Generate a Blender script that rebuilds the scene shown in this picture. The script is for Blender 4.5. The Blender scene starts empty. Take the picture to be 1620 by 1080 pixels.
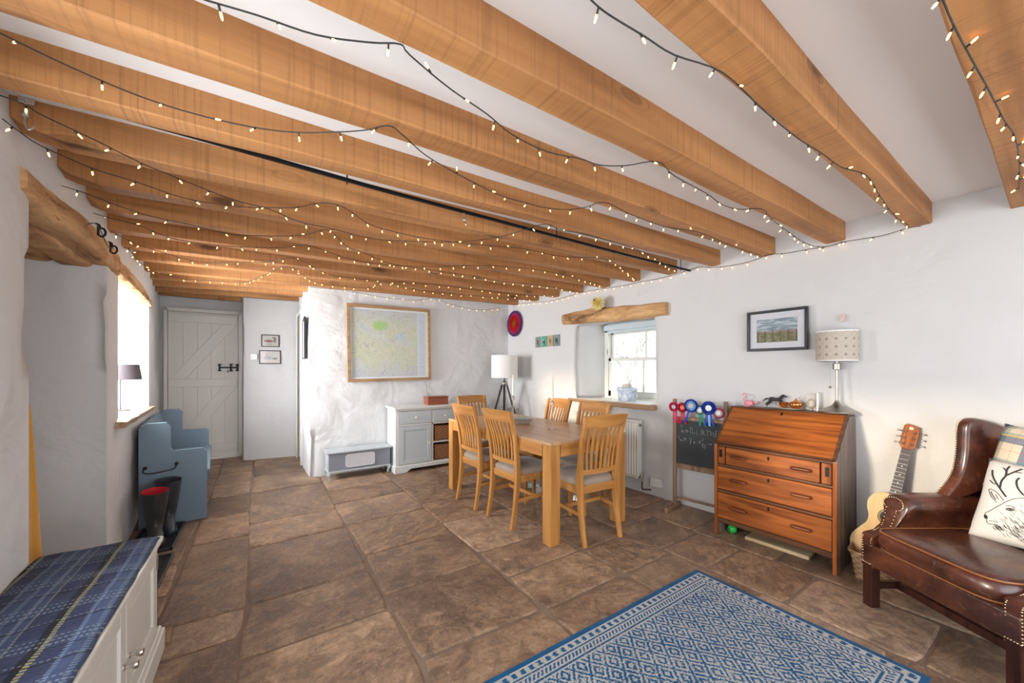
import bpy, bmesh, math, random
from mathutils import Vector, Matrix, noise
random.seed(7)
EMIT = 9.0
PI = math.pi
SC = bpy.context.scene
COL = SC.collection

# ---------------------------------------------------------------- camera, world, light, exposure
YAW = math.atan(397 / 588)
cam = bpy.data.cameras.new('camera'); cam_o = bpy.data.objects.new('camera', cam); COL.objects.link(cam_o)
cam.sensor_width = 36; cam.lens = 588 / 1620 * 36; cam.shift_y = 45 / 1620; cam.clip_start = 0.02
cam_o.location = (0, 0, 1.30); cam_o.rotation_euler = (PI / 2, 0, -YAW)
SC.camera = cam_o
SC.view_settings.view_transform = 'Standard'; SC.view_settings.look = 'None'
SC.view_settings.gamma = 1; SC.view_settings.use_curve_mapping = False
SC.view_settings.exposure = 0.09
world = bpy.data.worlds.new('world'); SC.world = world; world.use_nodes = True
bg = world.node_tree.nodes['Background']; bg.inputs[0].default_value = (0.86, 0.93, 1.0, 1); bg.inputs[1].default_value = 3.2
def light(name, kind, loc, rot, energy, color, **kw):
    l = bpy.data.lights.new(name, kind); l.energy = energy; l.color = color
    for k, v in kw.items(): setattr(l, k, v)
    o = bpy.data.objects.new(name, l); COL.objects.link(o); o.location = loc; o.rotation_euler = rot
    return o
def aim(o, d): o.rotation_euler = Vector(d).to_track_quat('-Z', 'Y').to_euler()
sun = light('sun', 'SUN', (-6, 3, 3), (0, 0, 0), 3.2, (1.0, 0.82, 0.58), angle=0.10)
aim(sun, (1, -0.17, -0.15))
# added fill light behind the camera; daylight in the near and far left windows
l = light('fill_light_behind_camera', 'AREA', (1.3, -1.72, 0.85), (0, 0, 0), 24, (0.98, 0.98, 1.0), shape='RECTANGLE', size=3.2, size_y=1.25); aim(l, (0.05, 1, 0.10))
l = light('daylight_near_left_window', 'AREA', (-1.26, 1.15, 1.3), (0, 0, 0), 57, (0.90, 0.95, 1.0), shape='RECTANGLE', size=1.5, size_y=.9); aim(l, (1, 0.1, 0))
l = light('daylight_far_left_window', 'AREA', (-1.52, 4.45, 1.45), (0, 0, 0), 165, (0.92, 0.96, 1.0), shape='RECTANGLE', size=1.2, size_y=1.0); aim(l, (1, 0.4, -0.1))

# ---------------------------------------------------------------- helpers
def tag(o, label=None, cat=None, group=None, kind=None):
    if label: o['label'] = label
    if cat: o['category'] = cat
    if group: o['group'] = group
    if kind: o['kind'] = kind
    return o
def thing(name, label, cat, loc=(0, 0, 0), rz=0, group=None, rot=None):
    o = bpy.data.objects.new(name, None); COL.objects.link(o); o.empty_display_size = 0.05
    o.location = loc; o.rotation_euler = rot if rot else (0, 0, rz)
    return tag(o, label, cat, group)
def obj(name, bm, mat, parent=None, smooth=False, label=None, auto=None):
    me = bpy.data.meshes.new(name); bm.to_mesh(me); bm.free()
    mats = mat if isinstance(mat, (list, tuple)) else [mat]
    for m in mats: me.materials.append(m)
    if smooth or auto:
        for p in me.polygons: p.use_smooth = True
        if auto: me.set_sharp_from_angle(angle=math.radians(auto))
    o = bpy.data.objects.new(name, me); COL.objects.link(o)
    if parent: o.parent = parent
    if label: o['label'] = label
    return o
def dup(root, loc, rz=None, label=None, group=None, rot=None):
    r = root.copy(); COL.objects.link(r); r.location = loc
    if rz is not None: r.rotation_euler = (0, 0, rz)
    if rot is not None: r.rotation_euler = rot
    if label: r['label'] = label
    if group: r['group'] = group
    for ch in list(root.children):
        c = ch.copy(); COL.objects.link(c); c.parent = r
        for g in list(ch.children):
            d = g.copy(); COL.objects.link(d); d.parent = c
    return r
def BM(): return bmesh.new()
def mark(bm, n, mi):
    if mi:
        for f in list(bm.faces)[n:]: f.material_index = mi
def box(bm, c, s, rot=None, bev=0.0, mi=0, seg=1):
    """box centred at c with full size s"""
    n = len(bm.faces)
    r = bmesh.ops.create_cube(bm, size=1.0); vs = r['verts']
    M = Matrix.Diagonal((s[0], s[1], s[2], 1))
    R = Matrix.Identity(4)
    if rot is not None: R = rot.to_4x4() if isinstance(rot, Matrix) else Matrix.Rotation(rot, 4, 'Z')
    bmesh.ops.transform(bm, matrix=Matrix.Translation(c) @ R @ M, verts=vs)
    if bev:
        es = list({e for v in vs for e in v.link_edges})
        bmesh.ops.bevel(bm, geom=es, offset=bev, segments=seg, profile=0.5, affect='EDGES')
    bm.faces.ensure_lookup_table(); mark(bm, n, mi)
def bx(bm, x0, x1, y0, y1, z0, z1, bev=0.0, mi=0, seg=1):
    box(bm, ((x0 + x1) / 2, (y0 + y1) / 2, (z0 + z1) / 2), (x1 - x0, y1 - y0, z1 - z0), None, bev, mi, seg)
def loft(bm, rings, closed=True, caps=True, mi=0, loop=False):
    n = len(bm.faces)
    V = [[bm.verts.new(p) for p in r] for r in rings]
    k = len(V[0]); last = len(V) if loop else len(V) - 1
    for i in range(last):
        A, B = V[i], V[(i + 1) % len(V)]
        for j in range(k if closed else k - 1):
            bm.faces.new((A[j], A[(j + 1) % k], B[(j + 1) % k], B[j]))
    if caps and closed and not loop:
        bm.faces.new(list(reversed(V[0]))); bm.faces.new(V[-1])
    mark(bm, n, mi)
    return V
def lathe(bm, prof, seg=24, c=(0, 0, 0), mi=0, M=None, wav=None):
    rings = []
    for (r, z) in prof:
        ring = []
        for i in range(seg):
            a = 2 * PI * i / seg; rr = r * (1 + (wav(a, z) if wav else 0))
            p = Vector((math.cos(a) * rr, math.sin(a) * rr, z))
            if M: p = M @ p
            ring.append(p + Vector(c))
        rings.append(ring)
    loft(bm, rings, True, True, mi)
def frame_at(d, up=Vector((0, 0, 1))):
    d = d.normalized()
    if abs(d.dot(up)) > 0.95: up = Vector((0, 1, 0)) if abs(d.y) < 0.9 else Vector((1, 0, 0))
    x = d.cross(up).normalized(); y = x.cross(d).normalized()
    return x, y
def tube(bm, pts, r, seg=8, mi=0, closed=False, caps=True):
    pts = [Vector(p) for p in pts]; n = len(pts); rings = []
    px_ = None
    for i, p in enumerate(pts):
        if closed: d = pts[(i + 1) % n] - pts[i - 1]
        else: d = pts[min(i + 1, n - 1)] - pts[max(i - 1, 0)]
        if d.length < 1e-9: d = Vector((0, 0, 1))
        if px_ is None: x, y = frame_at(d)
        else:
            d.normalize(); x = px_ - d * px_.dot(d)
            if x.length < 1e-6: x, y = frame_at(d)
            x.normalize(); y = d.cross(x)
        px_ = x
        rr = r[i] if isinstance(r, (list, tuple)) else r
        rings.append([p + x * math.cos(2 * PI * j / seg) * rr + y * math.sin(2 * PI * j / seg) * rr for j in range(seg)])
    loft(bm, rings, True, caps, mi, loop=closed)
def bar(bm, pts, w, t, wdir, mi=0, bev=0):
    """rectangular section swept along pts; w measured along wdir, t across"""
    pts = [Vector(p) for p in pts]; rings = []
    for i, p in enumerate(pts):
        d = (pts[min(i + 1, len(pts) - 1)] - pts[max(i - 1, 0)]).normalized()
        W = Vector(wdir); W = (W - d * W.dot(d)).normalized(); T = d.cross(W)
        ww = (w[i] if isinstance(w, (list, tuple)) else w) / 2; tt = (t[i] if isinstance(t, (list, tuple)) else t) / 2
        b = bev
        if b: rings.append([p + W * a + T * c for a, c in ((-ww + b, -tt), (ww - b, -tt), (ww, -tt + b), (ww, tt - b), (ww - b, tt), (-ww + b, tt), (-ww, tt - b), (-ww, -tt + b))])
        else: rings.append([p + W * a + T * c for a, c in ((-ww, -tt), (ww, -tt), (ww, tt), (-ww, tt))])
    loft(bm, rings, mi=mi)
def prism(bm, pts2, axis, a0, a1, mi=0, bev=0):
    """polygon pts2 extruded along axis 'x','y' or 'z' from a0 to a1"""
    def P(u, v, a): return {'x': (a, u, v), 'y': (u, a, v), 'z': (u, v, a)}[axis]
    n = len(bm.faces)
    A = [bm.verts.new(P(u, v, a0)) for u, v in pts2]; B = [bm.verts.new(P(u, v, a1)) for u, v in pts2]
    k = len(pts2)
    fs = [bm.faces.new(A), bm.faces.new(list(reversed(B)))]
    for i in range(k): fs.append(bm.faces.new((A[i], B[i], B[(i + 1) % k], A[(i + 1) % k])))
    bmesh.ops.recalc_face_normals(bm, faces=fs)
    if bev: bmesh.ops.bevel(bm, geom=list({e for f in fs[:2] for e in f.edges}), offset=bev, segments=1, affect='EDGES')
    mark(bm, n, mi)
def ball(bm, c, r, sub=2, mi=0, sc=(1, 1, 1)):
    n = len(bm.faces)
    q = bmesh.ops.create_icosphere(bm, subdivisions=sub, radius=r, matrix=Matrix.Translation(c) @ Matrix.Diagonal((*sc, 1)))
    mark(bm, n, mi)
def smoothpath(pts, k=6):
    P = [Vector(p) for p in pts]; out = []
    for i in range(len(P) - 1):
        a, b, c, d = P[max(i - 1, 0)], P[i], P[i + 1], P[min(i + 2, len(P) - 1)]
        for j in range(k):
            t = j / k
            out.append(0.5 * ((2 * b) + (c - a) * t + (2 * a - 5 * b + 4 * c - d) * t * t + (3 * b - a - 3 * c + d) * t ** 3))
    out.append(P[-1]); return out
def nz(p, s=1.0, o=0.0): return noise.noise(Vector(p) * s + Vector((o, o * 1.7, o * .3)))
def nvec(p, s, o=0.0): return Vector((nz(p, s, o), nz(p, s, o + 13), nz(p, s, o + 29)))
def cushion(bm, w, h, t, n=14, pinch=0.10, mi=0, edge=0.0):
    """pillow in the xz plane, thickness along y, facing -y"""
    for side in (-1, 1):
        V = []
        for i in range(n + 1):
            row = []
            for j in range(n + 1):
                u = -1 + 2 * i / n; v = -1 + 2 * j / n
                k = (1 - pinch * (1 - abs(v) ** 1.5) * abs(u) ** 3), (1 - pinch * (1 - abs(u) ** 1.5) * abs(v) ** 3)
                f = max(0, (1 - u ** 4)) ** .5 * max(0, (1 - v ** 4)) ** .5
                row.append(bm.verts.new((u * w / 2 * k[0], side * t / 2 * f, v * h / 2 * k[1])))
            V.append(row)
        for i in range(n):
            for j in range(n):
                q = [V[i][j], V[i + 1][j], V[i + 1][j + 1], V[i][j + 1]]
                f = bm.faces.new(q if side < 0 else q[::-1]); f.material_index = mi
    bmesh.ops.remove_doubles(bm, verts=bm.verts, dist=1e-5)

# ---------------------------------------------------------------- node materials
class NT:
    def __init__(s, name):
        s.m = bpy.data.materials.new(name); s.m.use_nodes = True; s.t = s.m.node_tree; s.b = s.t.nodes['Principled BSDF']
        s.tc = s.t.nodes.new('ShaderNodeTexCoord'); s.c = s.tc.outputs['Object']
    def n(s, kind, **kw):
        nd = s.t.nodes.new('ShaderNode' + kind)
        for k, v in kw.items(): setattr(nd, k, v)
        return nd
    def link(s, a, b): s.t.links.new(a, b)
    def put(s, sock, v):
        if v is None: return
        if isinstance(v, bpy.types.NodeSocket): s.link(v, sock)
        elif isinstance(v, (tuple, list)) and len(v) == 3 and sock.type == 'RGBA': sock.default_value = (*v, 1)
        else: sock.default_value = v
    def math(s, op, a, b=None, c=None):
        nd = s.n('Math', operation=op)
        s.put(nd.inputs[0], a); s.put(nd.inputs[1], b); s.put(nd.inputs[2], c)
        return nd.outputs[0]
    def sep(s, v=None):
        nd = s.n('SeparateXYZ'); s.link(v or s.c, nd.inputs[0]); return nd.outputs
    def map(s, scale=(1, 1, 1), loc=(0, 0, 0), rot=(0, 0, 0), src=None):
        nd = s.n('Mapping'); s.link(src or s.c, nd.inputs[0])
        nd.inputs['Scale'].default_value = scale; nd.inputs['Rotation'].default_value = rot
        s.put(nd.inputs['Location'], loc)
        return nd.outputs[0]
    def noise(s, v=None, scale=5, detail=4, rough=0.5, dist=0.0, col=False):
        nd = s.n('TexNoise'); s.link(v or s.c, nd.inputs['Vector'])
        nd.inputs['Scale'].default_value = scale; nd.inputs['Detail'].default_value = detail
        nd.inputs['Roughness'].default_value = rough; nd.inputs['Distortion'].default_value = dist
        return nd.outputs['Color' if col else 'Fac']
    def vor(s, v=None, scale=5, feature='F1', out='Distance', rand=1.0):
        nd = s.n('TexVoronoi', feature=feature); s.link(v or s.c, nd.inputs['Vector']); nd.inputs['Scale'].default_value = scale
        nd.inputs['Randomness'].default_value = rand
        return nd.outputs[out]
    def wave(s, v=None, scale=5, dist=2, detail=2, dscale=1, kind='BANDS', dirn='X'):
        nd = s.n('TexWave', wave_type=kind, bands_direction=dirn); s.link(v or s.c, nd.inputs['Vector'])
        nd.inputs['Scale'].default_value = scale; nd.inputs['Distortion'].default_value = dist
        nd.inputs['Detail'].default_value = detail; nd.inputs['Detail Scale'].default_value = dscale
        return nd.outputs['Fac']
    def ramp(s, f, stops, interp='LINEAR'):
        nd = s.n('ValToRGB'); s.put(nd.inputs[0], f); cr = nd.color_ramp; cr.interpolation = interp
        while len(cr.elements) > 1: cr.elements.remove(cr.elements[-1])
        cr.elements[0].position = stops[0][0]; cr.elements[0].color = (*stops[0][1], 1)
        for p, c in stops[1:]:
            e = cr.elements.new(p); e.color = (*c, 1)
        return nd.outputs[0]
    def fr(s, f, a, b, lo=0.0, hi=1.0):
        nd = s.n('MapRange'); s.put(nd.inputs[0], f)
        for i, v in enumerate((a, b, lo, hi)): nd.inputs[i + 1].default_value = v
        return nd.outputs[0]
    def mix(s, f, a, b, blend='MIX'):
        nd = s.n('Mix', data_type='RGBA', blend_type=blend); s.put(nd.inputs[0], f); s.put(nd.inputs[6], a); s.put(nd.inputs[7], b)
        return nd.outputs[2]
    def bump(s, h, strength=0.3, dist=0.01, prev=None):
        nd = s.n('Bump'); s.put(nd.inputs['Height'], h); nd.inputs['Strength'].default_value = strength; nd.inputs['Distance'].default_value = dist
        if prev: s.link(prev, nd.inputs['Normal'])
        return nd.outputs[0]
    def out(s, col=None, rough=0.5, metal=0.0, normal=None, spec=None, **kw):
        s.put(s.b.inputs['Base Color'], col); s.put(s.b.inputs['Roughness'], rough); s.put(s.b.inputs['Metallic'], metal)
        if normal: s.link(normal, s.b.inputs['Normal'])
        if spec is not None: s.b.inputs['Specular IOR Level'].default_value = spec
        for k, v in kw.items(): s.put(s.b.inputs[k.replace('_', ' ')], v)
        return s.m
def plain(name, col, rough=0.5, metal=0.0, var=0.06, scale=12, bump=0.0, spec=None, **kw):
    t = NT(name); f = t.noise(scale=scale, detail=5)
    c = t.mix(f, tuple(x * (1 - var) for x in col), tuple(min(1, x * (1 + var)) for x in col))
    return t.out(c, rough, metal, t.bump(f, bump, 0.003) if bump else None, spec, **kw)
def wood(name, dark, light, axis='x', scale=1.0, rough=0.5, knots=0.0, saw=False, bump=0.15, contrast=1.0, spec=0.4, ring=6.0):
    t = NT(name); k = 14.0 * scale
    oi = t.n('ObjectInfo'); off = t.math('MULTIPLY', oi.outputs['Random'], 37.0)
    cx = t.n('CombineXYZ')
    for i in range(3): t.link(off, cx.inputs[i])
    s3 = {'x': (0.07 * k, k, k), 'y': (k, 0.07 * k, k), 'z': (k, k, 0.07 * k)}[axis]
    v = t.map(s3, cx.outputs[0])
    warp = t.noise(t.map(tuple(q * .25 for q in s3), cx.outputs[0]), 1.0, 2)
    g1 = t.noise(v, 1.0, 6, 0.65, 0.6)
    g2 = t.math('FRACT', t.math('MULTIPLY', warp, ring))
    g2 = t.math('ABSOLUTE', t.math('SUBTRACT', g2, 0.5))
    f = t.math('ADD', t.math('MULTIPLY', g1, 0.75), t.math('MULTIPLY', g2, 0.45))
    c = t.ramp(f, [(0.5 - .25 / contrast, dark), (0.5 + .12 / contrast, light), (min(.98, 0.5 + .3 / contrast), tuple(min(1, x * 1.12) for x in light))])
    if saw:
        sw = t.noise(t.map({'x': (70, 1.5, 1.5), 'y': (1.5, 70, 1.5), 'z': (1.5, 1.5, 70)}[axis], cx.outputs[0]), 1.0, 3, 0.7)
        c = t.mix(t.fr(sw, 0.30, 0.5, 0.55, 0), c, tuple(x * .62 for x in dark))
        big = t.noise(t.map((1.2, 3, 3), cx.outputs[0]), 1.0, 2)
        c = t.mix(t.fr(big, 0.3, 0.7, 0.0, 0.30), c, tuple(min(1, x * 1.25) for x in light))
    if knots:
        kv = {'x': (1.6, 4.5, 4.5), 'y': (4.5, 1.6, 4.5), 'z': (4.5, 4.5, 1.6)}[axis]
        kd = t.vor(t.map(kv, cx.outputs[0]), 1.0)
        kk = t.fr(kd, 0.05, 0.15, knots, 0.0)
        c = t.mix(kk, c, tuple(x * .32 for x in dark))
        kr = t.fr(t.math('SINE', t.math('MULTIPLY', kd, 110.0)), 0.0, 1.0, 0.0, 0.35)
        c = t.mix(t.math('MULTIPLY', kr, t.fr(kd, 0.12, 0.30, 1.0, 0.0)), c, tuple(x * .6 for x in dark))
    rg = t.fr(g1, 0.2, 0.8, rough * .85, min(1, rough * 1.15))
    return t.out(c, rg, 0, t.bump(f, bump, 0.004), spec)
# ---------------------------------------------------------------- materials of the room
def plaster(name, col, lump=0.5, rough=0.85):
    t = NT(name); a = t.noise(scale=3.0, detail=3, rough=.5, dist=.4); b = t.noise(scale=22, detail=6, rough=.6)
    m = t.noise(scale=1.1, detail=4)
    c = t.mix(t.fr(m, .3, .7), tuple(x * .955 for x in col), col)
    n1 = t.bump(a, lump * 0.9, 0.05); n2 = t.bump(b, 0.35 * lump + .08, 0.008, n1)
    return t.out(c, rough, 0, n2, 0.25)
M_PLASTER = plaster('white_lime_plaster', (0.70, 0.695, 0.69), .8)
M_PLASTER_R = plaster('right_wall_plaster', (0.66, 0.645, 0.63), .45)
M_PLASTER_S = plaster('smooth_white_plaster', (0.79, 0.785, 0.775), .3)
M_CEIL = plaster('white_painted_ceiling', (0.86, 0.85, 0.84), .12)
M_BEAM = wood('sawn_pine_beam', (0.23, 0.088, 0.024), (0.50, 0.235, 0.085), 'x', 1.0, .6, knots=.9, saw=True, bump=.3)
M_PAINT = plain('cream_door_paint', (0.84, 0.82, 0.775), .45, var=.03)
M_SASH = plain('sash_window_paint', (0.74, 0.74, 0.68), .4, var=.03)
def old_wood():
    t = NT('old_oak_lintel'); v = t.map((5, 2, 9)); v2 = t.map((5, 1.6, 14))
    f = t.noise(v, 1.0, 7, .65, .8); cr = t.noise(v2, 1.4, 5, .7, 1.2)
    c = t.ramp(f, [(.32, (.15, .075, .035)), (.43, (.48, .26, .115)), (.62, (.72, .45, .22))])
    c = t.mix(t.fr(cr, .36, .30, 0, .9), c, (.05, .025, .012))
    h = t.math('ADD', f, t.fr(cr, .30, .40, 0, 1))
    return t.out(c, .75, 0, t.bump(h, .5, .012), .25)
M_OLD = old_wood()

# ---------------------------------------------------------------- floor of big worn flagstones
def flag_mat():
    t = NT('worn_stone_flags')
    at = t.n('Attribute', attribute_name='tone'); tone = at.outputs['Color']; sp = t.sep(tone)
    # slow colour drift over each slab
    oz = t.n('CombineXYZ'); t.link(t.math('MULTIPLY', sp[0], 31.0), oz.inputs[0]); t.link(t.math('MULTIPLY', sp[1], 17.0), oz.inputs[1]); t.link(t.math('MULTIPLY', sp[2], 9.0), oz.inputs[2])
    va = t.n('VectorMath', operation='ADD'); t.link(t.c, va.inputs[0]); t.link(oz.outputs[0], va.inputs[1]); v = va.outputs[0]
    vr = t.n('VectorRotate', rotation_type='Z_AXIS'); t.link(v, vr.inputs['Vector']); t.link(t.math('MULTIPLY', sp[2], 3.14), vr.inputs['Angle']); v = vr.outputs[0]
    n1 = t.noise(v, 1.7, 6, .62, 1.2); n2 = t.noise(v, 11, 9, .74, 1.0); n3 = t.noise(t.map((1.6, 5.0, 3), src=v), 2.3, 10, .76, 2.6)
    n4 = t.noise(v, 55, 5, .75)
    a = t.ramp(n1, [(.30, (.11, .072, .055)), (.44, (.20, .130, .090)), (.55, (.31, .205, .130)), (.70, (.46, .33, .215))])
    warm = t.mix(t.fr(sp[0], 0, 1, .15, .75), a, t.ramp(n3, [(.34, (.105, .062, .046)), (.48, (.27, .165, .100)), (.60, (.47, .32, .19)), (.72, (.56, .43, .29))]))
    grey = t.mix(t.fr(sp[1], .55, 1, 0, .5), warm, t.mix(n2, (.13, .11, .10), (.34, .29, .25)))
    led = t.fr(t.math('FRACT', t.math('MULTIPLY', n3, 7.0)), .0, .16, 1, 0)          # flaked ledges
    c = t.mix(t.math('MULTIPLY', led, .55), grey, (.055, .035, .027))
    c = t.mix(t.fr(n2, .40, .54, .50, 0), c, (.060, .040, .032)); c = t.mix(t.fr(n2, .56, .66, 0, .40), c, (.50, .38, .27)); c = t.mix(t.fr(n4, .57, .68, 0, .35), c, (.60, .50, .40)); c = t.mix(t.fr(n4, .36, .44, .35, 0), c, (.05, .035, .03))
    c = t.mix(1.0, c, t.mix(sp[1], (1.0, .96, .94), (1.75, 1.66, 1.56)), 'MULTIPLY')
    stp = t.math('FLOOR', t.math('MULTIPLY', n3, 7.0))
    b0 = t.bump(stp, .35, .006); b1 = t.bump(t.math('ADD', t.math('MULTIPLY', n3, .7), t.math('MULTIPLY', n2, .6)), .45, .018, b0); b2 = t.bump(n4, .25, .003, b1)
    return t.out(c, t.fr(n2, .3, .7, .30, .58), 0, b2, .45)
M_FLAG = flag_mat()
M_GROUT = plain('sandy_floor_grout', (0.22, 0.150, 0.105), .9, var=.35, scale=9, bump=.5)
def build_floor():
    strips = [
        ((-1.45, -0.98), [-1.8, -1.1, -.3, .4, 1.2, 1.9, 2.6, 3.3, 4.1, 4.9, 5.8, 6.4, 7.3]),
        ((-0.98, -0.44), [-1.8, -.9, -.1, .7, 1.4, 2.2, 2.9, 3.35, 4.22, 4.9, 5.7, 6.5, 7.3]),
        ((-0.44, -0.08), [-1.8, -1.0, -.2, .5, 1.1, 1.7, 2.24, 2.52, 3.60, 4.2, 4.80, 5.35, 5.9, 6.5, 7.3]),
        ((-0.08, 0.59), [-1.8, -1.1, -.4, .3, .9, 1.45, 2.06, 2.52, 3.33, 3.83, 4.80, 5.5, 6.1, 7.3]),
        ((0.59, 1.275), [-1.8, -.9, -.2, .5, 1.05, 1.60, 2.19, 2.74, 3.36, 3.95, 4.42, 5.3, 5.9, 7.3]),
        ((1.275, 1.92), [-1.8, -1.2, -.5, .1, .8, 1.58, 1.95, 2.32, 2.95, 3.5, 4.1, 4.7, 5.4]),
        ((1.92, 2.42), [-1.8, -1.0, -.4, .45, 1.0, 1.57, 1.93, 2.5, 3.1, 3.8, 4.4, 5.4]),
        ((2.42, 2.90), [-1.8, -.9, -.1, .35, .87, 1.31, 1.63, 2.04, 2.7, 3.3, 4.0, 4.6, 5.4]),
        ((2.90, 3.75), [-1.8, -.7, 0, .62, 1.1, 1.7, 2.25, 2.9, 3.7, 4.5, 5.4]),
    ]
    bm = BM(); layer = bm.loops.layers.color.new('tone'); rnd = random.Random(11)
    def corner(x, y): return Vector((x + .035 * nz((x, y, 0), 3.1), y + .03 * nz((x, y, 5), 2.7), 0))
    for (x0, x1), ys in strips:
        for y0, y1 in zip(ys, ys[1:]):
            g = .0035 + rnd.random() * .003
            cs = [corner(x0, y0), corner(x1, y0), corner(x1, y1), corner(x0, y1)]
            mid = sum(cs, Vector()) / 4; ring = []
            for i in range(4):
                a, b = cs[i], cs[(i + 1) % 4]; L = (b - a).length; k = max(3, int(L / .07)); d = (b - a).normalized(); nn = Vector((-d.y, d.x, 0))
                for j in range(k):
                    p = a.lerp(b, j / k)
                    p = p + nn * (g + .006 * (nz(p, 11, rnd.random() * .4) + .3))
                    if j == 0: p = p.lerp(mid, .018 / max(.2, (p - mid).length)) 
                    ring.append(p)
            zt = rnd.uniform(-.0015, .0015)
            outer = [bm.verts.new((p.x, p.y, -.016)) for p in ring]
            r1 = [bm.verts.new((p.x, p.y, -.005 + zt)) for p in ring]
            r2 = [bm.verts.new((*(p.lerp(mid, .012 / max(.1, (p - mid).length)))[:2], zt)) for p in ring]
            fs = [bm.faces.new(r2)]
            for A, B in ((outer, r1), (r1, r2)):
                for i in range(len(A)): fs.append(bm.faces.new((A[i], A[(i + 1) % len(A)], B[(i + 1) % len(A)], B[i])))
            col = (rnd.random(), rnd.random(), rnd.random(), 1)
            if 1.3 > mid.x > .6 and 1.6 < mid.y < 2.2: col = (.15, .1, .62, 1)
            for f in fs:
                for lp in f.loops: lp[layer] = col
    n = len(bm.faces)
    bx(bm, -1.6, 4.0, -1.9, 7.6, -.12, -.007, mi=1)
    o = obj('floor', bm, [M_FLAG, M_GROUT]); tag(o, kind='structure')
build_floor()

# ---------------------------------------------------------------- lumpy cottage walls
def wall_x_left(y):
    P = [(-2.0, -.70), (2.1, -.745), (3.3, -.80), (4.2, -.865), (5.1, -.93), (6.3, -1.06), (7.2, -1.20)]
    for (a, xa), (b, xb) in zip(P, P[1:]):
        if y <= b: return xa + (xb - xa) * (y - a) / (b - a)
    return P[-1][1]
def wall_x_right(y, z):
    return 3.36 + max(0.0, 2.6 - y) * .055 * (1 - min(1, max(0, z / 2.3))) + max(0.0, 2.6 - y) * 0.004
def shell(name, quads, amp=.012, cell=.06, mat=None, smooth_it=3, fn=None):
    """quads: list of 4 corner points; gridded, welded, rounded at corners and made lumpy"""
    bm = BM()
    for q in quads:
        q = [Vector(p) for p in q]
        n = max(1, round(max((q[1] - q[0]).length, (q[2] - q[3]).length) / cell)); m = max(1, round(max((q[3] - q[0]).length, (q[2] - q[1]).length) / cell))
        V = [[bm.verts.new(q[0].lerp(q[1], i / n).lerp(q[3].lerp(q[2], i / n), j / m)) for j in range(m + 1)] for i in range(n + 1)]
        for i in range(n):
            for j in range(m): bm.faces.new((V[i][j], V[i + 1][j], V[i + 1][j + 1], V[i][j + 1]))
    bmesh.ops.remove_doubles(bm, verts=bm.verts, dist=.004)
    inner = [v for v in bm.verts if not v.is_boundary]
    for _ in range(smooth_it): bmesh.ops.smooth_vert(bm, verts=inner, factor=.5, use_axis_x=True, use_axis_y=True, use_axis_z=True)
    for v in bm.verts:
        p = v.co.copy()
        if fn: v.co = fn(p)
        if not v.is_boundary:
            v.co += nvec(p, 1.7, 3) * amp * 1.6 + nvec(p, 5.5, 9) * amp * .7
    o = obj(name, bm, mat or M_PLASTER, smooth=True); tag(o, kind='structure'); return o
ZT = 2.62
def grid_wall(y_cuts, z_cuts, holes, X):
    """rectangles over (y, z) leaving holes out; X(y,z) gives x"""
    Q = []
    for a, b in zip(y_cuts, y_cuts[1:]):
        for c, d in zip(z_cuts, z_cuts[1:]):
            if any(h[0] <= a and b <= h[1] and h[2] <= c and d <= h[3] for h in holes): continue
            Q.append([(X(a), a, c), (X(b), b, c), (X(b), b, d), (X(a), a, d)])
    return Q
# left wall: near window (behind the camera's left), door recess, far window
LX = wall_x_left
holesL = [(.35, 1.95, .85, 1.78), (2.26, 3.36, -.06, 2.02), (3.70, 5.10, .90, 1.94)]
Q = grid_wall([-1.85, .35, 1.95, 2.26, 3.36, 3.70, 5.10, 7.2], [-.06, .85, .90, 1.78, 1.94, 2.02, ZT], [], LX)
Q = [q for q in Q if not any(h[0] - 1e-6 <= q[0][1] and q[1][1] <= h[1] + 1e-6 and h[2] - 1e-6 <= q[0][2] and q[2][2] <= h[3] + 1e-6 for h in holesL)]
def reveal(y0, y1, z0, z1, depth, splay=0.0, bottom=True, top=True):
    xa, xb = LX(y0), LX(y1); xd = min(xa, xb) - depth; R = []
    R.append([(xb, y1, z0), (xd, y1 - splay, z0), (xd, y1 - splay, z1), (xb, y1, z1)])
    R.append([(xa, y0, z0), (xd, y0 + splay, z0), (xd, y0 + splay, z1), (xa, y0, z1)])
    if bottom: R.append([(xa, y0, z0), (xb, y1, z0), (xd, y1 - splay, z0), (xd, y0 + splay, z0)])
    if top: R.append([(xa, y0, z1), (xb, y1, z1), (xd, y1 - splay, z1), (xd, y0 + splay, z1)])
    return R
Q += reveal(.35, 1.95, .85, 1.78, .42); Q += reveal(3.70, 5.10, .90, 1.94, .50, .05)
Q += reveal(2.26, 3.36, -.06, 2.02, .52, 0, False, True)
Q.append([(-1.32, 2.26, -.06), (-1.32, 3.36, -.06), (-1.32, 3.36, 2.02), (-1.32, 2.26, 2.02)])
shell('wall_left', Q, .012)
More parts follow.
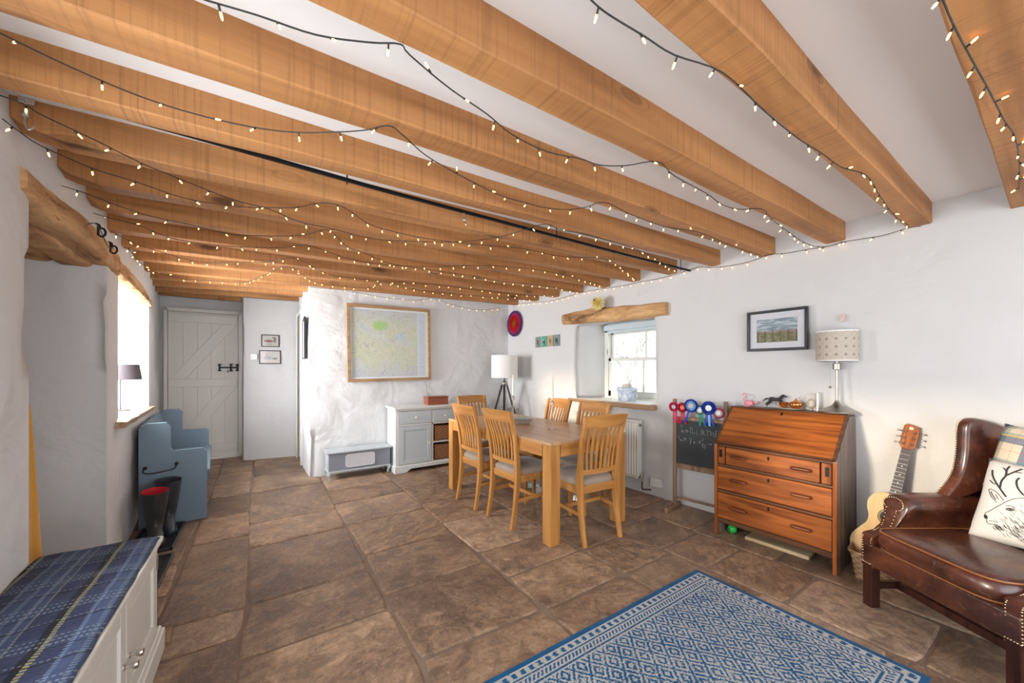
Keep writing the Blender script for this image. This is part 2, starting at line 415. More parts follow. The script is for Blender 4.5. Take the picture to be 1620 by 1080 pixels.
# right wall with the deep window recess
RXw = lambda y, z=1: 3.36
yc = [-1.85, 0, 1.2, 2.37, 3.505, 5.20]; zc = [-.06, .93, 1.865, ZT]; Q = []
for a, b in zip(yc, yc[1:]):
    for c, d in zip(zc, zc[1:]):
        if (a, c) == (2.37, .93): continue
        Q.append([(3.36, a, c), (3.36, b, c), (3.36, b, d), (3.36, a, d)])
W0, W1, WZ0, WZ1, WX = 2.37, 3.505, .93, 1.865, 3.78
Q += [[(3.36, W1, WZ0), (WX, 3.40, WZ0), (WX, 3.40, 1.90), (3.36, W1, WZ1)], [(3.36, W0, WZ0), (WX, W0 + .02, WZ0), (WX, W0 + .02, 1.90), (3.36, W0, WZ1)],
      [(3.36, W0, WZ0), (3.36, W1, WZ0), (WX, 3.40, WZ0), (WX, W0 + .02, WZ0)], [(3.36, W0, WZ1), (3.36, W1, WZ1), (WX, 3.40, 1.90), (WX, W0 + .02, 1.90)]]
def rfn(p):
    return Vector((p.x + wall_x_right(p.y, p.z) - 3.36, p.y, p.z)) if p.x < 3.4 else p
shell('wall_right', Q, .005, fn=rfn, mat=M_PLASTER_R)
# map wall and its side face towards the alcove, with the doorway in it
AX = .46
Q = [[(AX + .03, 5.09, -.06), (3.42, 5.09, -.06), (3.42, 5.09, ZT), (AX + .03, 5.09, ZT)],
     [(AX + .03, 5.09, -.06), (AX, 5.78, -.06), (AX, 5.78, 2.13), (AX + .03, 5.09, 2.13)],
     [(AX + .03, 5.09, 2.13), (AX, 5.78, 2.13), (AX, 5.78, ZT), (AX + .03, 5.09, ZT)],
     [(AX, 5.78, 2.13), (AX, 6.44, 2.13), (AX, 6.44, ZT), (AX, 5.78, ZT)],
     [(AX, 5.78, -.06), (AX + .35, 5.78, -.06), (AX + .35, 5.78, 2.13), (AX, 5.78, 2.13)],
     [(AX, 5.78, 2.13), (AX + .35, 5.78, 2.13), (AX + .35, 6.44, 2.13), (AX, 6.44, 2.13)]]
shell('wall_back', Q, .010)
# alcove end: wall beside the door steps forward of the door's own wall
Q = [[(-.225, 6.58, -.06), (AX + .42, 6.40, -.06), (AX + .42, 6.40, ZT), (-.225, 6.58, ZT)],
     [(-.225, 6.58, -.06), (-.235, 7.08, -.06), (-.235, 7.08, ZT), (-.225, 6.58, ZT)],
     [(-.235, 7.08, 2.19), (-1.11, 7.08, 2.19), (-1.11, 7.08, ZT), (-.235, 7.08, ZT)],
     [(-1.11, 7.08, -.06), (-1.30, 7.08, -.06), (-1.30, 7.08, 2.19), (-1.11, 7.08, 2.19)],
     [(-1.11, 7.08, 2.19), (-1.30, 7.08, 2.19), (-1.30, 7.08, ZT), (-1.11, 7.08, ZT)]]
shell('wall_alcove', Q, .007)
# wall behind the camera, with a wide unseen opening added for the fill light
Q = []
for a, b in zip([-.85, -.35, 2.95, 3.7], [-.35, 2.95, 3.7, 3.7]):
    for c, d in zip([-.06, .2, 2.1], [.2, 2.1, ZT]):
        if a == b or (a == -.35 and c == .2): continue
        Q.append([(a, -1.6, c), (b, -1.6, c), (b, -1.6, d), (a, -1.6, d)])
shell('wall_front', Q, .006)
bm = BM(); bx(bm, AX + .35, AX + 1.2, 5.5, 5.55, 0, 2.3); bx(bm, AX + 1.15, AX + 1.2, 5.5, 6.6, 0, 2.3); bx(bm, AX + .3, AX + 1.2, 6.42, 6.6, 0, 2.3); bx(bm, AX + .36, AX + 1.2, 5.5, 6.6, 2.3, 2.34)
tag(obj('wall_passage', bm, M_PLASTER_S), kind='structure')
# ceiling, rising slightly towards the far end
GX, GY, Z0 = .0219, .0324, 2.1001
def beam_z(x, y): return Z0 + GX * x + GY * y
bm = BM()
V = []
for x, y in ((-1.6, -1.9), (4.0, -1.9), (4.0, 7.4), (-1.6, 7.4)): V.append((x, y, beam_z(x, y) + .128))
vs = [bm.verts.new(p) for p in V]; vt = [bm.verts.new((p[0], p[1], p[2] + .15)) for p in V]
bm.faces.new(vs[::-1]); bm.faces.new(vt)
for i in range(4): bm.faces.new((vs[i], vs[(i + 1) % 4], vt[(i + 1) % 4], vt[i]))
tag(obj('ceiling', bm, M_CEIL), kind='structure')
# ---------------------------------------------------------------- ceiling beams
BEAMS = [(.045, .11), (.444, .10), (.845, .108), (1.267, .112), (1.688, .09), (2.098, .095), (2.52, .10), (2.94, .10), (3.37, .10), (3.82, .10), (4.27, .10), (4.79, .10), (5.25, .10), (5.74, .09), (6.24, .09)]
names = ['nearest the camera, crossing the top right corner', 'second from the camera', 'third from the camera', 'fourth from the camera', 'fifth from the camera, beside the black rail',
         'sixth from the camera, behind the black rail', 'seventh from the camera', 'eighth from the camera', 'ninth from the camera', 'tenth from the camera', 'eleventh from the camera',
         'above the framed map', 'just past the framed map over the alcove', 'second from last over the alcove', 'last full one before the plank door']
for i, (y, w) in enumerate(BEAMS):
    xr = 3.47 if y < 5 else AX + .03
    xl = LX(y) - .05
    bm = BM(); n = 46; rings = []
    for k in range(n + 1):
        x = xl + (xr - xl) * k / n; wob = .006 * nz((x, y, 0), 1.3); w2 = .006 * nz((x, y, 8), 1.1)
        z = beam_z(x, y) + .004 * nz((x, y, 3), 1.7)
        curl = max(0.0, 1 - (x - xl - .05) / .16) ** 2 * .05 if i in (5, 6, 7) else 0
        a, b = y + wob, y + w + w2; e = .004 + .004 * abs(nz((x, y, 1), 6)); ee = .004 + .012 * max(0, nz((x, y, 5), 3.1))
        rings.append([(x, a, z + .14), (x, a, z + e + curl), (x, a + e, z + curl), (x, b - ee, z + curl * .7), (x, b, z + ee + curl * .7), (x, b, z + .14)])
    loft(bm, rings)
    o = obj('ceiling_beam', bm, M_BEAM)
    tag(o, 'sawn orange pine ceiling beam, ' + names[i], 'beam', 'pine ceiling beams')
bm = BM(); bx(bm, LX(6.9) - .05, -.24, 6.72, 6.80, beam_z(-.6, 6.7), beam_z(-.6, 6.7) + .12, .004)
tag(obj('ceiling_beam', bm, M_BEAM), 'short dark pine trimmer against the ceiling above the plank door', 'beam', 'pine ceiling beams')

# ---------------------------------------------------------------- old timber lintels
def lintel(name, pts, label, axis_y=True, depth=.30, face=0.0, mat=M_OLD, sgn=-1):
    """pts: (y, x, z_bottom, z_top) stations along the wall; depth runs into the wall"""
    bm = BM(); rings = []; P = [Vector(p) for p in ((a, b, c) for a, b, c, d in pts)]
    n = 40; out = []
    for i in range(n + 1):
        t = i / n * (len(pts) - 1); k = min(int(t), len(pts) - 2); f = t - k; f = f * f * (3 - 2 * f)
        y, x, z0, z1 = [pts[k][j] + (pts[k + 1][j] - pts[k][j]) * f for j in range(4)]
        ring = []; hx = depth / 2; cz = (z0 + z1) / 2; hz = (z1 - z0) / 2
        for j in range(20):
            a = 2 * PI * j / 20; ca, sa = math.cos(a), math.sin(a)
            q = 5.0; r = (abs(ca) ** q + abs(sa) ** q) ** (-1 / q)
            p = Vector((x + sgn * hx + ca * r * hx, y, cz + sa * r * hz))
            p += nvec(p, 7, 2) * .008 + nvec(p, 22, 5) * .003
            ring.append(p)
        rings.append(ring)
    loft(bm, rings); return tag(obj(name, bm, mat, smooth=False, auto=50), label, 'lintel')
lintel('timber_lintel', [(2.17, -.728, 1.965, 2.060), (2.45, -.738, 1.945, 2.075), (2.8, -.745, 1.96, 2.10), (3.2, -.775, 1.95, 2.115), (3.50, -.795, 1.955, 2.125), (3.68, -.81, 1.95, 2.105)],
       'long gnarled old oak lintel over the recess in the left wall', depth=.16)
for k, (xa, w, dz) in enumerate(((-.865, .15, 0), (-1.025, .15, .012), (-1.185, .15, -.004))):
    lintel('timber_lintel', [(2.24, xa, 1.935 + dz, 2.03), (2.9, xa + .01, 1.945 + dz, 2.05), (3.45, xa, 1.925 + dz, 2.03)],
           ['dark oak lintel board right behind the gnarled front lintel of the recess', 'dark oak lintel board in the middle of the recess top', 'innermost dark oak lintel board of the recess top'][k], depth=w)
lintel('timber_lintel', [(3.62, -.80, 1.955, 2.075), (4.1, -.835, 1.95, 2.08), (4.6, -.865, 1.945, 2.065), (5.18, -.91, 1.93, 1.985)],
       'short tapering oak lintel over the bright far left window', depth=.26)
lintel('timber_lintel', [(2.195, 3.305, 1.845, 1.975), (2.5, 3.305, 1.85, 1.995), (2.8, 3.305, 1.86, 2.02), (3.1, 3.305, 1.875, 2.055), (3.4, 3.305, 1.885, 2.05), (3.72, 3.305, 1.90, 2.04)],
       'waney-edged brown oak lintel over the right hand window', depth=.20, sgn=1)
# ---------------------------------------------------------------- more materials
M_OAK = {a: wood('honey_oak_' + a, (0.31, 0.120, 0.026), (0.54, 0.255, 0.072), a, 1.6, .38, bump=.08, contrast=.8) for a in 'xyz'}
M_OAKTOP = wood('oak_table_top', (0.34, 0.175, 0.075), (0.56, 0.34, 0.18), 'y', 1.3, .30, bump=.05, contrast=.8)
M_BUR = {a: wood('burnished_oak_' + a, (0.12, 0.026, 0.006), (0.40, 0.118, 0.024), a, 2.1, .33, bump=.10, contrast=1.0) for a in 'yz'}
M_BURD = wood('dark_oak_edge', (0.045, 0.018, 0.010), (0.15, 0.062, 0.028), 'y', 1.6, .38, bump=.1)
M_BURS = wood('greyed_oak_side', (0.085, 0.055, 0.045), (0.27, 0.20, 0.165), 'z', 1.6, .5, bump=.15)
M_EASEL = wood('weathered_oak_easel', (0.13, 0.075, 0.04), (0.32, 0.20, 0.12), 'z', 2, .6)
M_BLACK = plain('black_iron', (0.012, 0.012, 0.014), .45, .6)
M_CHROME = plain('brushed_steel', (0.62, 0.60, 0.57), .28, 1.0, var=.03)
M_NICKEL = plain('satin_nickel', (0.40, 0.36, 0.31), .34, 1.0, var=.04)
M_WHITE = plain('white_cabinet_paint', (0.74, 0.75, 0.73), .38, var=.02)
M_DUCK = plain('duck_egg_cabinet_paint', (0.55, 0.61, 0.64), .42, var=.03)
M_GREYP = plain('pale_grey_chalk_paint', (0.46, 0.50, 0.52), .5, var=.05)
M_GREYD = plain('slate_grey_chalk_paint', (0.24, 0.26, 0.31), .5, var=.07)
M_SETTLE = plain('blue_grey_settle_paint', (0.15, 0.215, 0.275), .45, var=.04, bump=.1)
def thin_glass(name, refl=.05):
    t = NT(name); tr = t.n('BsdfTransparent'); gl = t.n('BsdfGlossy'); gl.inputs['Roughness'].default_value = .02
    mx = t.n('MixShader'); lw = t.n('LayerWeight'); lw.inputs['Blend'].default_value = .12
    t.link(t.fr(lw.outputs['Fresnel'], 0, 1, refl, .6), mx.inputs[0]); t.link(tr.outputs[0], mx.inputs[1]); t.link(gl.outputs[0], mx.inputs[2])
    t.link(mx.outputs[0], t.t.nodes['Material Output'].inputs['Surface']); return t.m
M_GLASS = thin_glass('window_glass')
M_PGLASS = plain('picture_glass', (1, 1, 1), 0.02, spec=.5, Transmission_Weight=1.0, IOR=1.15)
M_LINEN = plain('white_linen_shade', (0.80, 0.79, 0.77), .8, var=.03, scale=200, bump=.2)
M_SLATE = plain('dark_chalkboard', (0.035, 0.040, 0.042), .7, var=.5, scale=5)
M_CHALK = plain('white_chalk', (0.62, 0.62, 0.60), .9)
M_SWITCH = plain('white_switch_plastic', (0.78, 0.78, 0.75), .3)
M_RAD = plain('cream_radiator_enamel', (0.72, 0.70, 0.62), .35, var=.02)
def wicker(name, c1, c2, sc=1.0, axis='x'):
    t = NT(name); x, y, z = t.sep()
    u = t.math('ADD', x, y); fr = 46 * sc; fz = 70 * sc
    row = t.math('FLOOR', t.math('MULTIPLY', z, fz)); sh = t.math('MULTIPLY', t.math('MODULO', row, 2.0), PI)
    w = t.math('SINE', t.math('ADD', t.math('MULTIPLY', u, fr * 2.2), sh)); zz = t.math('SINE', t.math('MULTIPLY', z, fz * 2 * PI))
    h = t.math('ADD', t.math('MULTIPLY', w, .5), t.math('MULTIPLY', t.math('ABSOLUTE', zz), .8))
    n = t.noise(scale=40, detail=3)
    c = t.mix(t.fr(h, -.3, 1.0), c1, c2); c = t.mix(t.fr(n, .3, .7, 0, .35), c, tuple(q * 1.3 for q in c2))
    return t.out(c, .6, 0, t.bump(h, .8, .006), .3)
M_WICK = wicker('seagrass_weave', (0.07, 0.025, 0.012), (0.50, 0.25, 0.12), .8)
M_WICKP = wicker('pale_willow_weave', (0.12, 0.06, 0.03), (0.52, 0.32, 0.18), .9)

# ---------------------------------------------------------------- door 1 : cream ledged and braced plank door
dy = 7.05
bm = BM(); X0, X1, Z1 = -1.085, -.290, 2.13
nb = 5
for k in range(nb):
    a = X0 + (X1 - X0) * k / nb; b = X0 + (X1 - X0) * (k + 1) / nb
    bx(bm, a + .0008, b - .0008, dy - .02, dy + .012, .03, Z1, .0015)
door = obj('door_1', bm, M_PAINT); tag(door, kind='structure')
bm = BM()
for z0, z1 in ((1.985, 2.10), (1.055, 1.17), (.10, .21)): bx(bm, X0 + .005, X1 - .01, dy - .045, dy - .02, z0, z1, .004)
obj('ledge', bm, M_PAINT, door)
for z0, z1 in ((1.17, 1.985), (.21, 1.055)):
    bm = BM(); p0, p1 = Vector((X0 + .05, dy - .032, z0)), Vector((X1 - .09, dy - .032, z1)); w = .075
    prism(bm, [(X0 + .02, z0), (X0 + .19, z0), (X1 - .012, z1), (X1 - .18, z1)], 'y', dy - .035, dy - .02, bev=.003)
    obj('brace', bm, M_PAINT, door)
bm = BM()
bx(bm, X0 - .045, X0 - .004, dy - .03, dy + .04, 0, Z1 + .05, .005); bx(bm, X1 + .004, X1 + .055, dy - .03, dy + .04, 0, Z1 + .05, .005)
bx(bm, X0 - .03, X1 + .03, dy - .03, dy + .04, Z1 + .006, Z1 + .06, .005)
obj('door_frame', bm, M_PAINT, door)
bm = BM(); bx(bm, X0 - .04, X1 + .04, dy - .12, dy + .03, -.02, .03, .006)
obj('threshold', bm, M_PAINT, door)
bm = BM()     # black iron rim latch
bx(bm, -.515, -.30, dy - .062, dy - .052, 1.325, 1.345, .002)
for x, h in ((-.51, .045), (-.375, .05), (-.30, .045)):
    bx(bm, x - .010, x + .010, dy - .066, dy - .046, 1.335 - h, 1.335 + h, .004)
    for s in (-1, 1): bx(bm, x - .022, x + .022, dy - .060, dy - .046, 1.335 + s * h - .008, 1.335 + s * h + .008, .003)
tube(bm, [(-.41, dy - .06, 1.29), (-.41, dy - .075, 1.28), (-.41, dy - .06, 1.265)], .006, 8)
obj('iron_latch', bm, M_BLACK, door, label='black iron thumb latch')
bm = BM(); bx(bm, -1.40, -.1, dy + .05, dy + .08, -.05, 2.4); tag(obj('door_light_blocker', bm, M_PLASTER_S), kind='structure')  # unseen panel added behind the door to stop outside light leaking in
# doorway 2 in the alcove side wall, white lining
bm = BM()
bx(bm, AX - .015, AX + .30, 5.80, 5.83, 0, 2.10, .004); bx(bm, AX - .015, AX + .30, 6.36, 6.40, 0, 2.10, .004); bx(bm, AX - .015, AX + .30, 5.80, 6.40, 2.09, 2.13, .004)
bx(bm, AX - .03, AX - .012, 6.33, 6.41, 0, 2.14, .003)
d2 = obj('door_2', bm, M_PAINT); tag(d2, kind='structure')
# ---------------------------------------------------------------- window 1 : sash window in the right wall
W = bpy.data.objects.new('window_1', None); COL.objects.link(W); W.location = (WX, 0, 0); tag(W, kind='structure')
y0, y1, z0, z1, zm = W0 - .02, 3.42, .93, 1.90, 1.425
bm = BM()
bx(bm, .0, .12, y0, y0 + .075, z0, z1, .004); bx(bm, .0, .12, y1 - .075, y1, z0, z1, .004); bx(bm, .0, .12, y0, y1, z1 - .11, z1 + .06, .004); bx(bm, -.01, .14, y0, y1, z0 - .05, z0 + .03, .005)
obj('window_frame', bm, M_SASH, W)
def sash(xa, za, zb, muntin, name):
    bm = BM(); ya, yb = y0 + .07, y1 - .07; t = .042
    bx(bm, xa, xa + .04, ya, ya + t, za, zb, .004); bx(bm, xa, xa + .04, yb - t, yb, za, zb, .004)
    bx(bm, xa, xa + .04, ya, yb, zb - t, zb, .004); bx(bm, xa, xa + .04, ya, yb, za, za + (t if name == 'upper' else .075), .004)
    for m in muntin: bx(bm, xa + .008, xa + .032, m - .012, m + .012, za, zb, .003)
    s = obj('sash', bm, M_SASH, W)
    bm = BM(); bx(bm, xa + .018, xa + .021, ya + .03, yb - .03, za + .03, zb - .03); obj('pane', bm, M_GLASS, s)
sash(.07, zm - .01, z1 - .1, [2.82], 'upper'); sash(.02, z0 + .03, zm + .03, [2.82], 'lower')
bm = BM()
for y in (3.06, 3.12, 2.50): bx(bm, .0, .035, y - .015, y + .015, zm + .03, zm + .042, .004)
for z in (1.52, 1.50): bx(bm, -.012, .0, 3.34, 3.352, z, z + .05, .003)
obj('sash_fastener', bm, M_NICKEL, W)
bm = BM(); bx(bm, -.10, -.03, W0 + .06, 3.33, 1.80, 1.875, .012, seg=2); bx(bm, -.045, -.04, W0 + .08, 3.30, 1.77, 1.81, .001)
tag(obj('roller_blind', bm, M_DUCK), 'pale blue-grey rolled up blind at the top of the right hand sash window', 'blind').location = (WX, 0, 0)
# stone/wood sill board with a waney front
bm = BM(); top = []; n = 24
rings = []
for i in range(n + 1):
    y = 2.335 + (3.60 - 2.335) * i / n; f = 3.285 + .012 * nz((y, 0, 1), 6); b = .045 if i < 20 else .03
    c = .02 if i in (0, n) else 0
    rings.append([(f + c, y, .93), (f + .012 + c, y, .93 - b + .008 * nz((y, 1, 0), 9)), (3.36, y, .93 - b), (3.78, y, .915), (3.78, y, .932), (f + .01 + c, y, .938)])
    if y < W0 or y > 3.49:
        rings[-1][3] = (3.37, y, .915); rings[-1][4] = (3.37, y, .932)
loft(bm, rings)
M_SILLW = wood('sill_board', (0.20, 0.10, 0.045), (0.50, 0.32, 0.19), 'y', 1.2, .55, bump=.2)
tag(obj('window_sill', bm, [M_SILLW]), kind='structure')
bm = BM(); bx(bm, 3.335, 3.775, W0 + .015, 3.485, .9375, .9415); tag(obj('trim_1', bm, M_SASH), kind='structure')

# window 2 : far left window, window 3 : near left window (behind the camera)
def plain_window(name, x, ya, yb, za, zb, bars):
    R = bpy.data.objects.new(name, None); COL.objects.link(R); tag(R, kind='structure')
    bm = BM(); t = .06
    bx(bm, x, x + .07, ya, ya + t, za, zb, .004); bx(bm, x, x + .07, yb - t, yb, za, zb, .004); bx(bm, x, x + .07, ya, yb, za, za + t, .004); bx(bm, x, x + .07, ya, yb, zb - t, zb, .004)
    for b in bars: bx(bm, x + .015, x + .055, b - .014, b + .014, za, zb, .003)
    bx(bm, x + .015, x + .055, ya, yb, (za + zb) / 2 - .014, (za + zb) / 2 + .014, .003)
    obj('window_frame', bm, M_SASH, R)
plain_window('window_2', -1.44, 3.72, 5.08, .90, 1.94, [4.17, 4.62])
plain_window('window_3', -1.17, .34, 1.96, .85, 1.78, [.88, 1.42])
bm = BM()
for i in range(2): pass
rings = []
for i in range(21):
    y = 3.66 + (5.13 - 3.66) * i / 20; f = LX(y) + .045 + .012 * nz((y, 0, 1), 5)
    xb = LX(y) - .48 if 3.72 < y < 5.08 else LX(y) - .01
    rings.append([(f, y, .935), (f - .01, y, .895), (xb, y, .895), (xb, y, .94)])
loft(bm, rings); tag(obj('window_sill', bm, M_SILLW), kind='structure')

# ---------------------------------------------------------------- garden beyond the right window
bm = BM(); bx(bm, 3.95, 30, -8, 16, -.5, -.3)
M_SNOW = plain('bright_winter_lawn', (0.78, 0.80, 0.78), .9, var=.1, scale=2)
tag(obj('ground', bm, M_SNOW), kind='structure')
M_BARK = plain('pale_winter_bark', (0.34, 0.32, 0.30), .9)
def bare_tree(loc, h, seed, label):
    r = random.Random(seed); bm = BM()
    def grow(p, d, L, rad, lv):
        q = p + d * L; m = (p + q) / 2 + Vector((r.uniform(-1, 1), r.uniform(-1, 1), 0)) * L * .08
        tube(bm, [p, m, q], [rad, rad * .8, rad * .6], 5)
        if lv == 0: return
        for _ in range(3):
            a = r.uniform(0, 2 * PI); s = r.uniform(.35, .75)
            nd = (d + Vector((math.cos(a) * s, math.sin(a) * s, r.uniform(-.05, .3)))).normalized()
            grow(q if r.random() < .6 else p.lerp(q, .7), nd, L * r.uniform(.62, .82), rad * .58, lv - 1)
    grow(Vector((0, 0, 0)), Vector((0, 0, 1)), h * .28, h * .022, 4)
    o = obj('bare_tree', bm, M_BARK); o.location = loc; tag(o, label, 'tree', 'bare garden trees')
bare_tree((10.5, 8.4, -.3), 4.4, 3, 'bare winter tree behind the left panes of the sash window')
bare_tree((12.5, 7.4, -.3), 4.0, 8, 'bare winter tree behind the right panes of the sash window')
bm = BM(); rr = random.Random(4); rings = []
for i in range(40):
    y = 2 + i * .35; hh = 1.0 + .3 * nz((y, 0, 0), 1.2)
    rings.append([(15.5, y, -.35), (15.4 + .2 * nz((y, 1, 0), 3), y, hh * .6), (15.7, y, hh + .1 * nz((y, 4, 0), 4)), (16.2, y, hh * .9), (16.3, y, -.35)])
loft(bm, rings); tag(obj('garden_hedge', bm, plain('frosty_hedge', (0.45, 0.46, 0.43), .95, var=.3, scale=8, bump=.6)), 'low frosty hedge at the far side of the garden outside the window', 'hedge')

# ---------------------------------------------------------------- radiator, sockets, switch
R = thing('radiator', 'cream panel radiator on the right wall beneath the window', 'radiator', (3.35, 0, 0))
bm = BM(); ya, yb, za, zb = 2.475, 3.47, .165, .775
rings = []
for j, (x, z) in enumerate(((-.105, za), (-.112, za + .02), (-.112, zb - .02), (-.105, zb), (-.09, zb), (-.09, za))): pass
nfl = 30
sec = []
prof = []
for i in range(nfl * 2 + 1):
    y = ya + (yb - ya) * i / (nfl * 2); x = -.112 if i % 2 == 0 else -.102
    prof.append((y, x))
V0 = [bm.verts.new((x, y, za + .03)) for y, x in prof]; V1 = [bm.verts.new((x, y, zb - .03)) for y, x in prof]
for i in range(len(prof) - 1): bm.faces.new((V0[i], V0[i + 1], V1[i + 1], V1[i]))
for s, z, zz in ((0, za, za + .03), (1, zb - .03, zb)): bx(bm, -.112, -.09, ya, yb, z, zz, .006)
obj('panel', bm, M_RAD, R)
bm = BM(); bx(bm, -.112, -.035, ya - .004, ya + .004, za + .02, zb - .005, .003); bx(bm, -.10, -.035, yb - .004, yb + .004, za + .02, zb, .003)
bx(bm, -.11, -.035, ya, yb, zb - .004, zb + .002); bx(bm, -.05, -.03, ya + .01, yb - .01, za, zb, .004); bx(bm, -.035, .0, ya + .15, ya + .2, .3, .6); bx(bm, -.035, .0, yb - .2, yb - .15, .3, .6)
obj('casing', bm, M_RAD, R)
bm = BM(); M_ = Matrix.Rotation(PI / 2, 4, 'X'); lathe(bm, [(0, 0), (.016, 0), (.016, .012), (.007, .014), (.007, .02), (0, .02)], 14, (-.073, ya - .004, zb - .05), M=M_)
obj('end_plug', bm, M_NICKEL, R)
bm = BM(); lathe(bm, [(0, .0), (.012, 0), (.012, .03), (.017, .035), (.017, .075), (.008, .09), (0, .09)], 14, (-.073, ya - .035, za - .02)); tube(bm, [(-.073, ya + .01, za + .03), (-.073, ya - .035, za + .03)], .009)
obj('valve', bm, M_CHROME, R)
bm = BM(); tube(bm, smoothpath([(-.073, ya - .035, za - .01), (-.073, ya - .035, .075), (-.06, ya - .045, .06), (-.0, ya - .09, .058)], 5), .0075, 10)
obj('pipe', bm, plain('dark_copper_pipe', (.10, .04, .025), .4, .7), R)
def socket(name, label, cat, loc, w, h, d, normal, parts):
    T = thing(name, label, cat, loc, normal)
    bm = BM(); bx(bm, -w / 2, w / 2, -d, 0, -h / 2, h / 2, .004, seg=2); obj('faceplate', bm, M_SWITCH, T)
    for (x, z, a, b) in parts:
        bm = BM(); bx(bm, x - a / 2, x + a / 2, -d - .004, -d + .001, z - b / 2, z + b / 2, .0015); obj('rocker', bm, M_SWITCH, T)
socket('wall_socket', 'white double power socket low on the right wall beside the radiator', 'socket', (3.372, 2.33, .145), .13, .085, .03, -PI / 2, [(-.035, .02, .014, .022), (.035, .02, .014, .022)])
socket('light_switch', 'white double light switch left of the two small sketches', 'switch', (-.085, 6.535, 1.49), .085, .085, .012, -.2, [(-.015, 0, .012, .025), (.015, 0, .012, .025)])
# small faint patch of bare wall filler above the bureau lamp
bm = BM(); lathe(bm, [(0, 0), (.018, 0), (.016, .0035), (0, .0045)], 12, M=Matrix.Rotation(-PI / 2, 4, 'Y') @ Matrix.Diagonal((1.7, .7, 1, 1)))
tag(obj('wall_patch', bm, plain('pinkish_filler', (0.72, 0.50, 0.42), .9)), 'small pinkish filler patch on the wall above the table lamp', 'patch').location = (3.3715, .86, 1.665)

# ---------------------------------------------------------------- black rail with hook under the beams
R = thing('ceiling_rail', 'long black metal rail running between the orange beams with a small white hook', 'rail')
bm = BM(); P = [(-.55, 1.965, 2.250), (-.1, 1.965, 2.241), (.5, 1.965, 2.229), (1.6, 1.965, 2.226), (2.5, 1.965, 2.225), (3.35, 1.965, 2.235)]
bar(bm, P, .014, .016, (0, 1, 0)); bar(bm, [(a, b + .010, c + .004) for a, b, c in P], .005, .008, (0, 1, 0)); obj('track', bm, M_BLACK, R)
for x in (.35, 1.7, 3.2):
    bm = BM(); bx(bm, x - .003, x + .003, 1.962, 1.968, 2.21, beam_z(x, 1.96) + .13, .002); obj('bracket', bm, M_BLACK, R)
bm = BM(); tube(bm, smoothpath([(.985, 1.962, 2.222), (.985, 1.955, 2.18), (.99, 1.95, 2.145), (.985, 1.935, 2.14), (.98, 1.94, 2.155)], 4), .004, 8); ball(bm, (.985, 1.957, 2.175), .011); obj('hook', bm, M_CHROME, R)
bm = BM(); tube(bm, smoothpath([(0, 0, 0), (0, -.005, -.05), (0, -.005, -.09), (.01, -.012, -.11), (.02, -.01, -.095)], 4), .0035, 8); ball(bm, (0, -.004, -.055), .011); bx(bm, -.02, .02, -.002, .012, -.012, .012, .003)
tag(obj('ceiling_hook', bm, M_CHROME), 'small metal hook hanging at the far left end of a beam over the left wall', 'hook').location = (-.70, 2.085, 2.27)

# iron hooks and tie nailed on the gnarled lintel
for (y, x, z, lab) in ((2.86, -.722, 2.04, 'black iron hook nearest the camera on the gnarled lintel'), (3.14, -.742, 2.02, 'black iron hook nearer the window on the gnarled lintel')):
    T = thing('iron_hook', lab, 'hook', (x + .004, y, z), 0, 'iron hooks on the lintel')
    bm = BM(); bx(bm, 0, .006, -.012, .012, -.03, .03, .002); obj('plate', bm, M_BLACK, T)
    bm = BM(); tube(bm, smoothpath([(0, 0, .01), (.022, 0, .012), (.03, 0, -.01), (.02, 0, -.03), (.008, .0, -.028)], 4), .005, 8); tube(bm, smoothpath([(.0, -.02, .03), (.015, -.03, .02), (.015, -.025, .0)], 4), .004, 6); obj('hook', bm, M_BLACK, T)
bm = BM(); tube(bm, smoothpath([(-.690, 2.62, 2.0), (-.685, 2.7, 2.03), (-.70, 2.84, 2.03), (-.712, 3.0, 1.99), (-.72, 3.12, 2.02)], 6), .0022, 6)
tag(obj('string', bm, M_BLACK), 'thin dark string strung between the iron hooks on the gnarled lintel', 'string')

# mustard curtain seen just inside the recess
bm = BM(); V = []; n = 26
for i in range(n + 1):
    z = 1.15 - 1.13 * i / n; w = .010 + .090 * (i / n) ** .8; row = []
    for j in range(40):
        a = 2 * PI * j / 40; r = 1 + .20 * math.sin(5 * a + .6 * math.sin(i * .15))
        row.append((-.825 + math.cos(a) * w * .42 * r - .01, 2.50 + math.sin(a) * w * r, z + .004 * math.sin(9 * a)))
    V.append(row)
loft(bm, V)
T = thing('curtain', 'mustard yellow curtain hanging just inside the recess by the plaid bench', 'curtain')
obj('fabric', bm, plain('mustard_velvet', (0.62, 0.30, 0.035), .85, var=.15, scale=30, bump=.2, Sheen_Weight=.3), T, smooth=True)
bm = BM(); tube(bm, [(-.845, 2.47, 1.13), (-.845, 2.47, 1.17), (-.845, 2.42, 1.18), (-.845, 2.31, 1.18)], .006); obj('tie_hook', bm, M_BLACK, T)
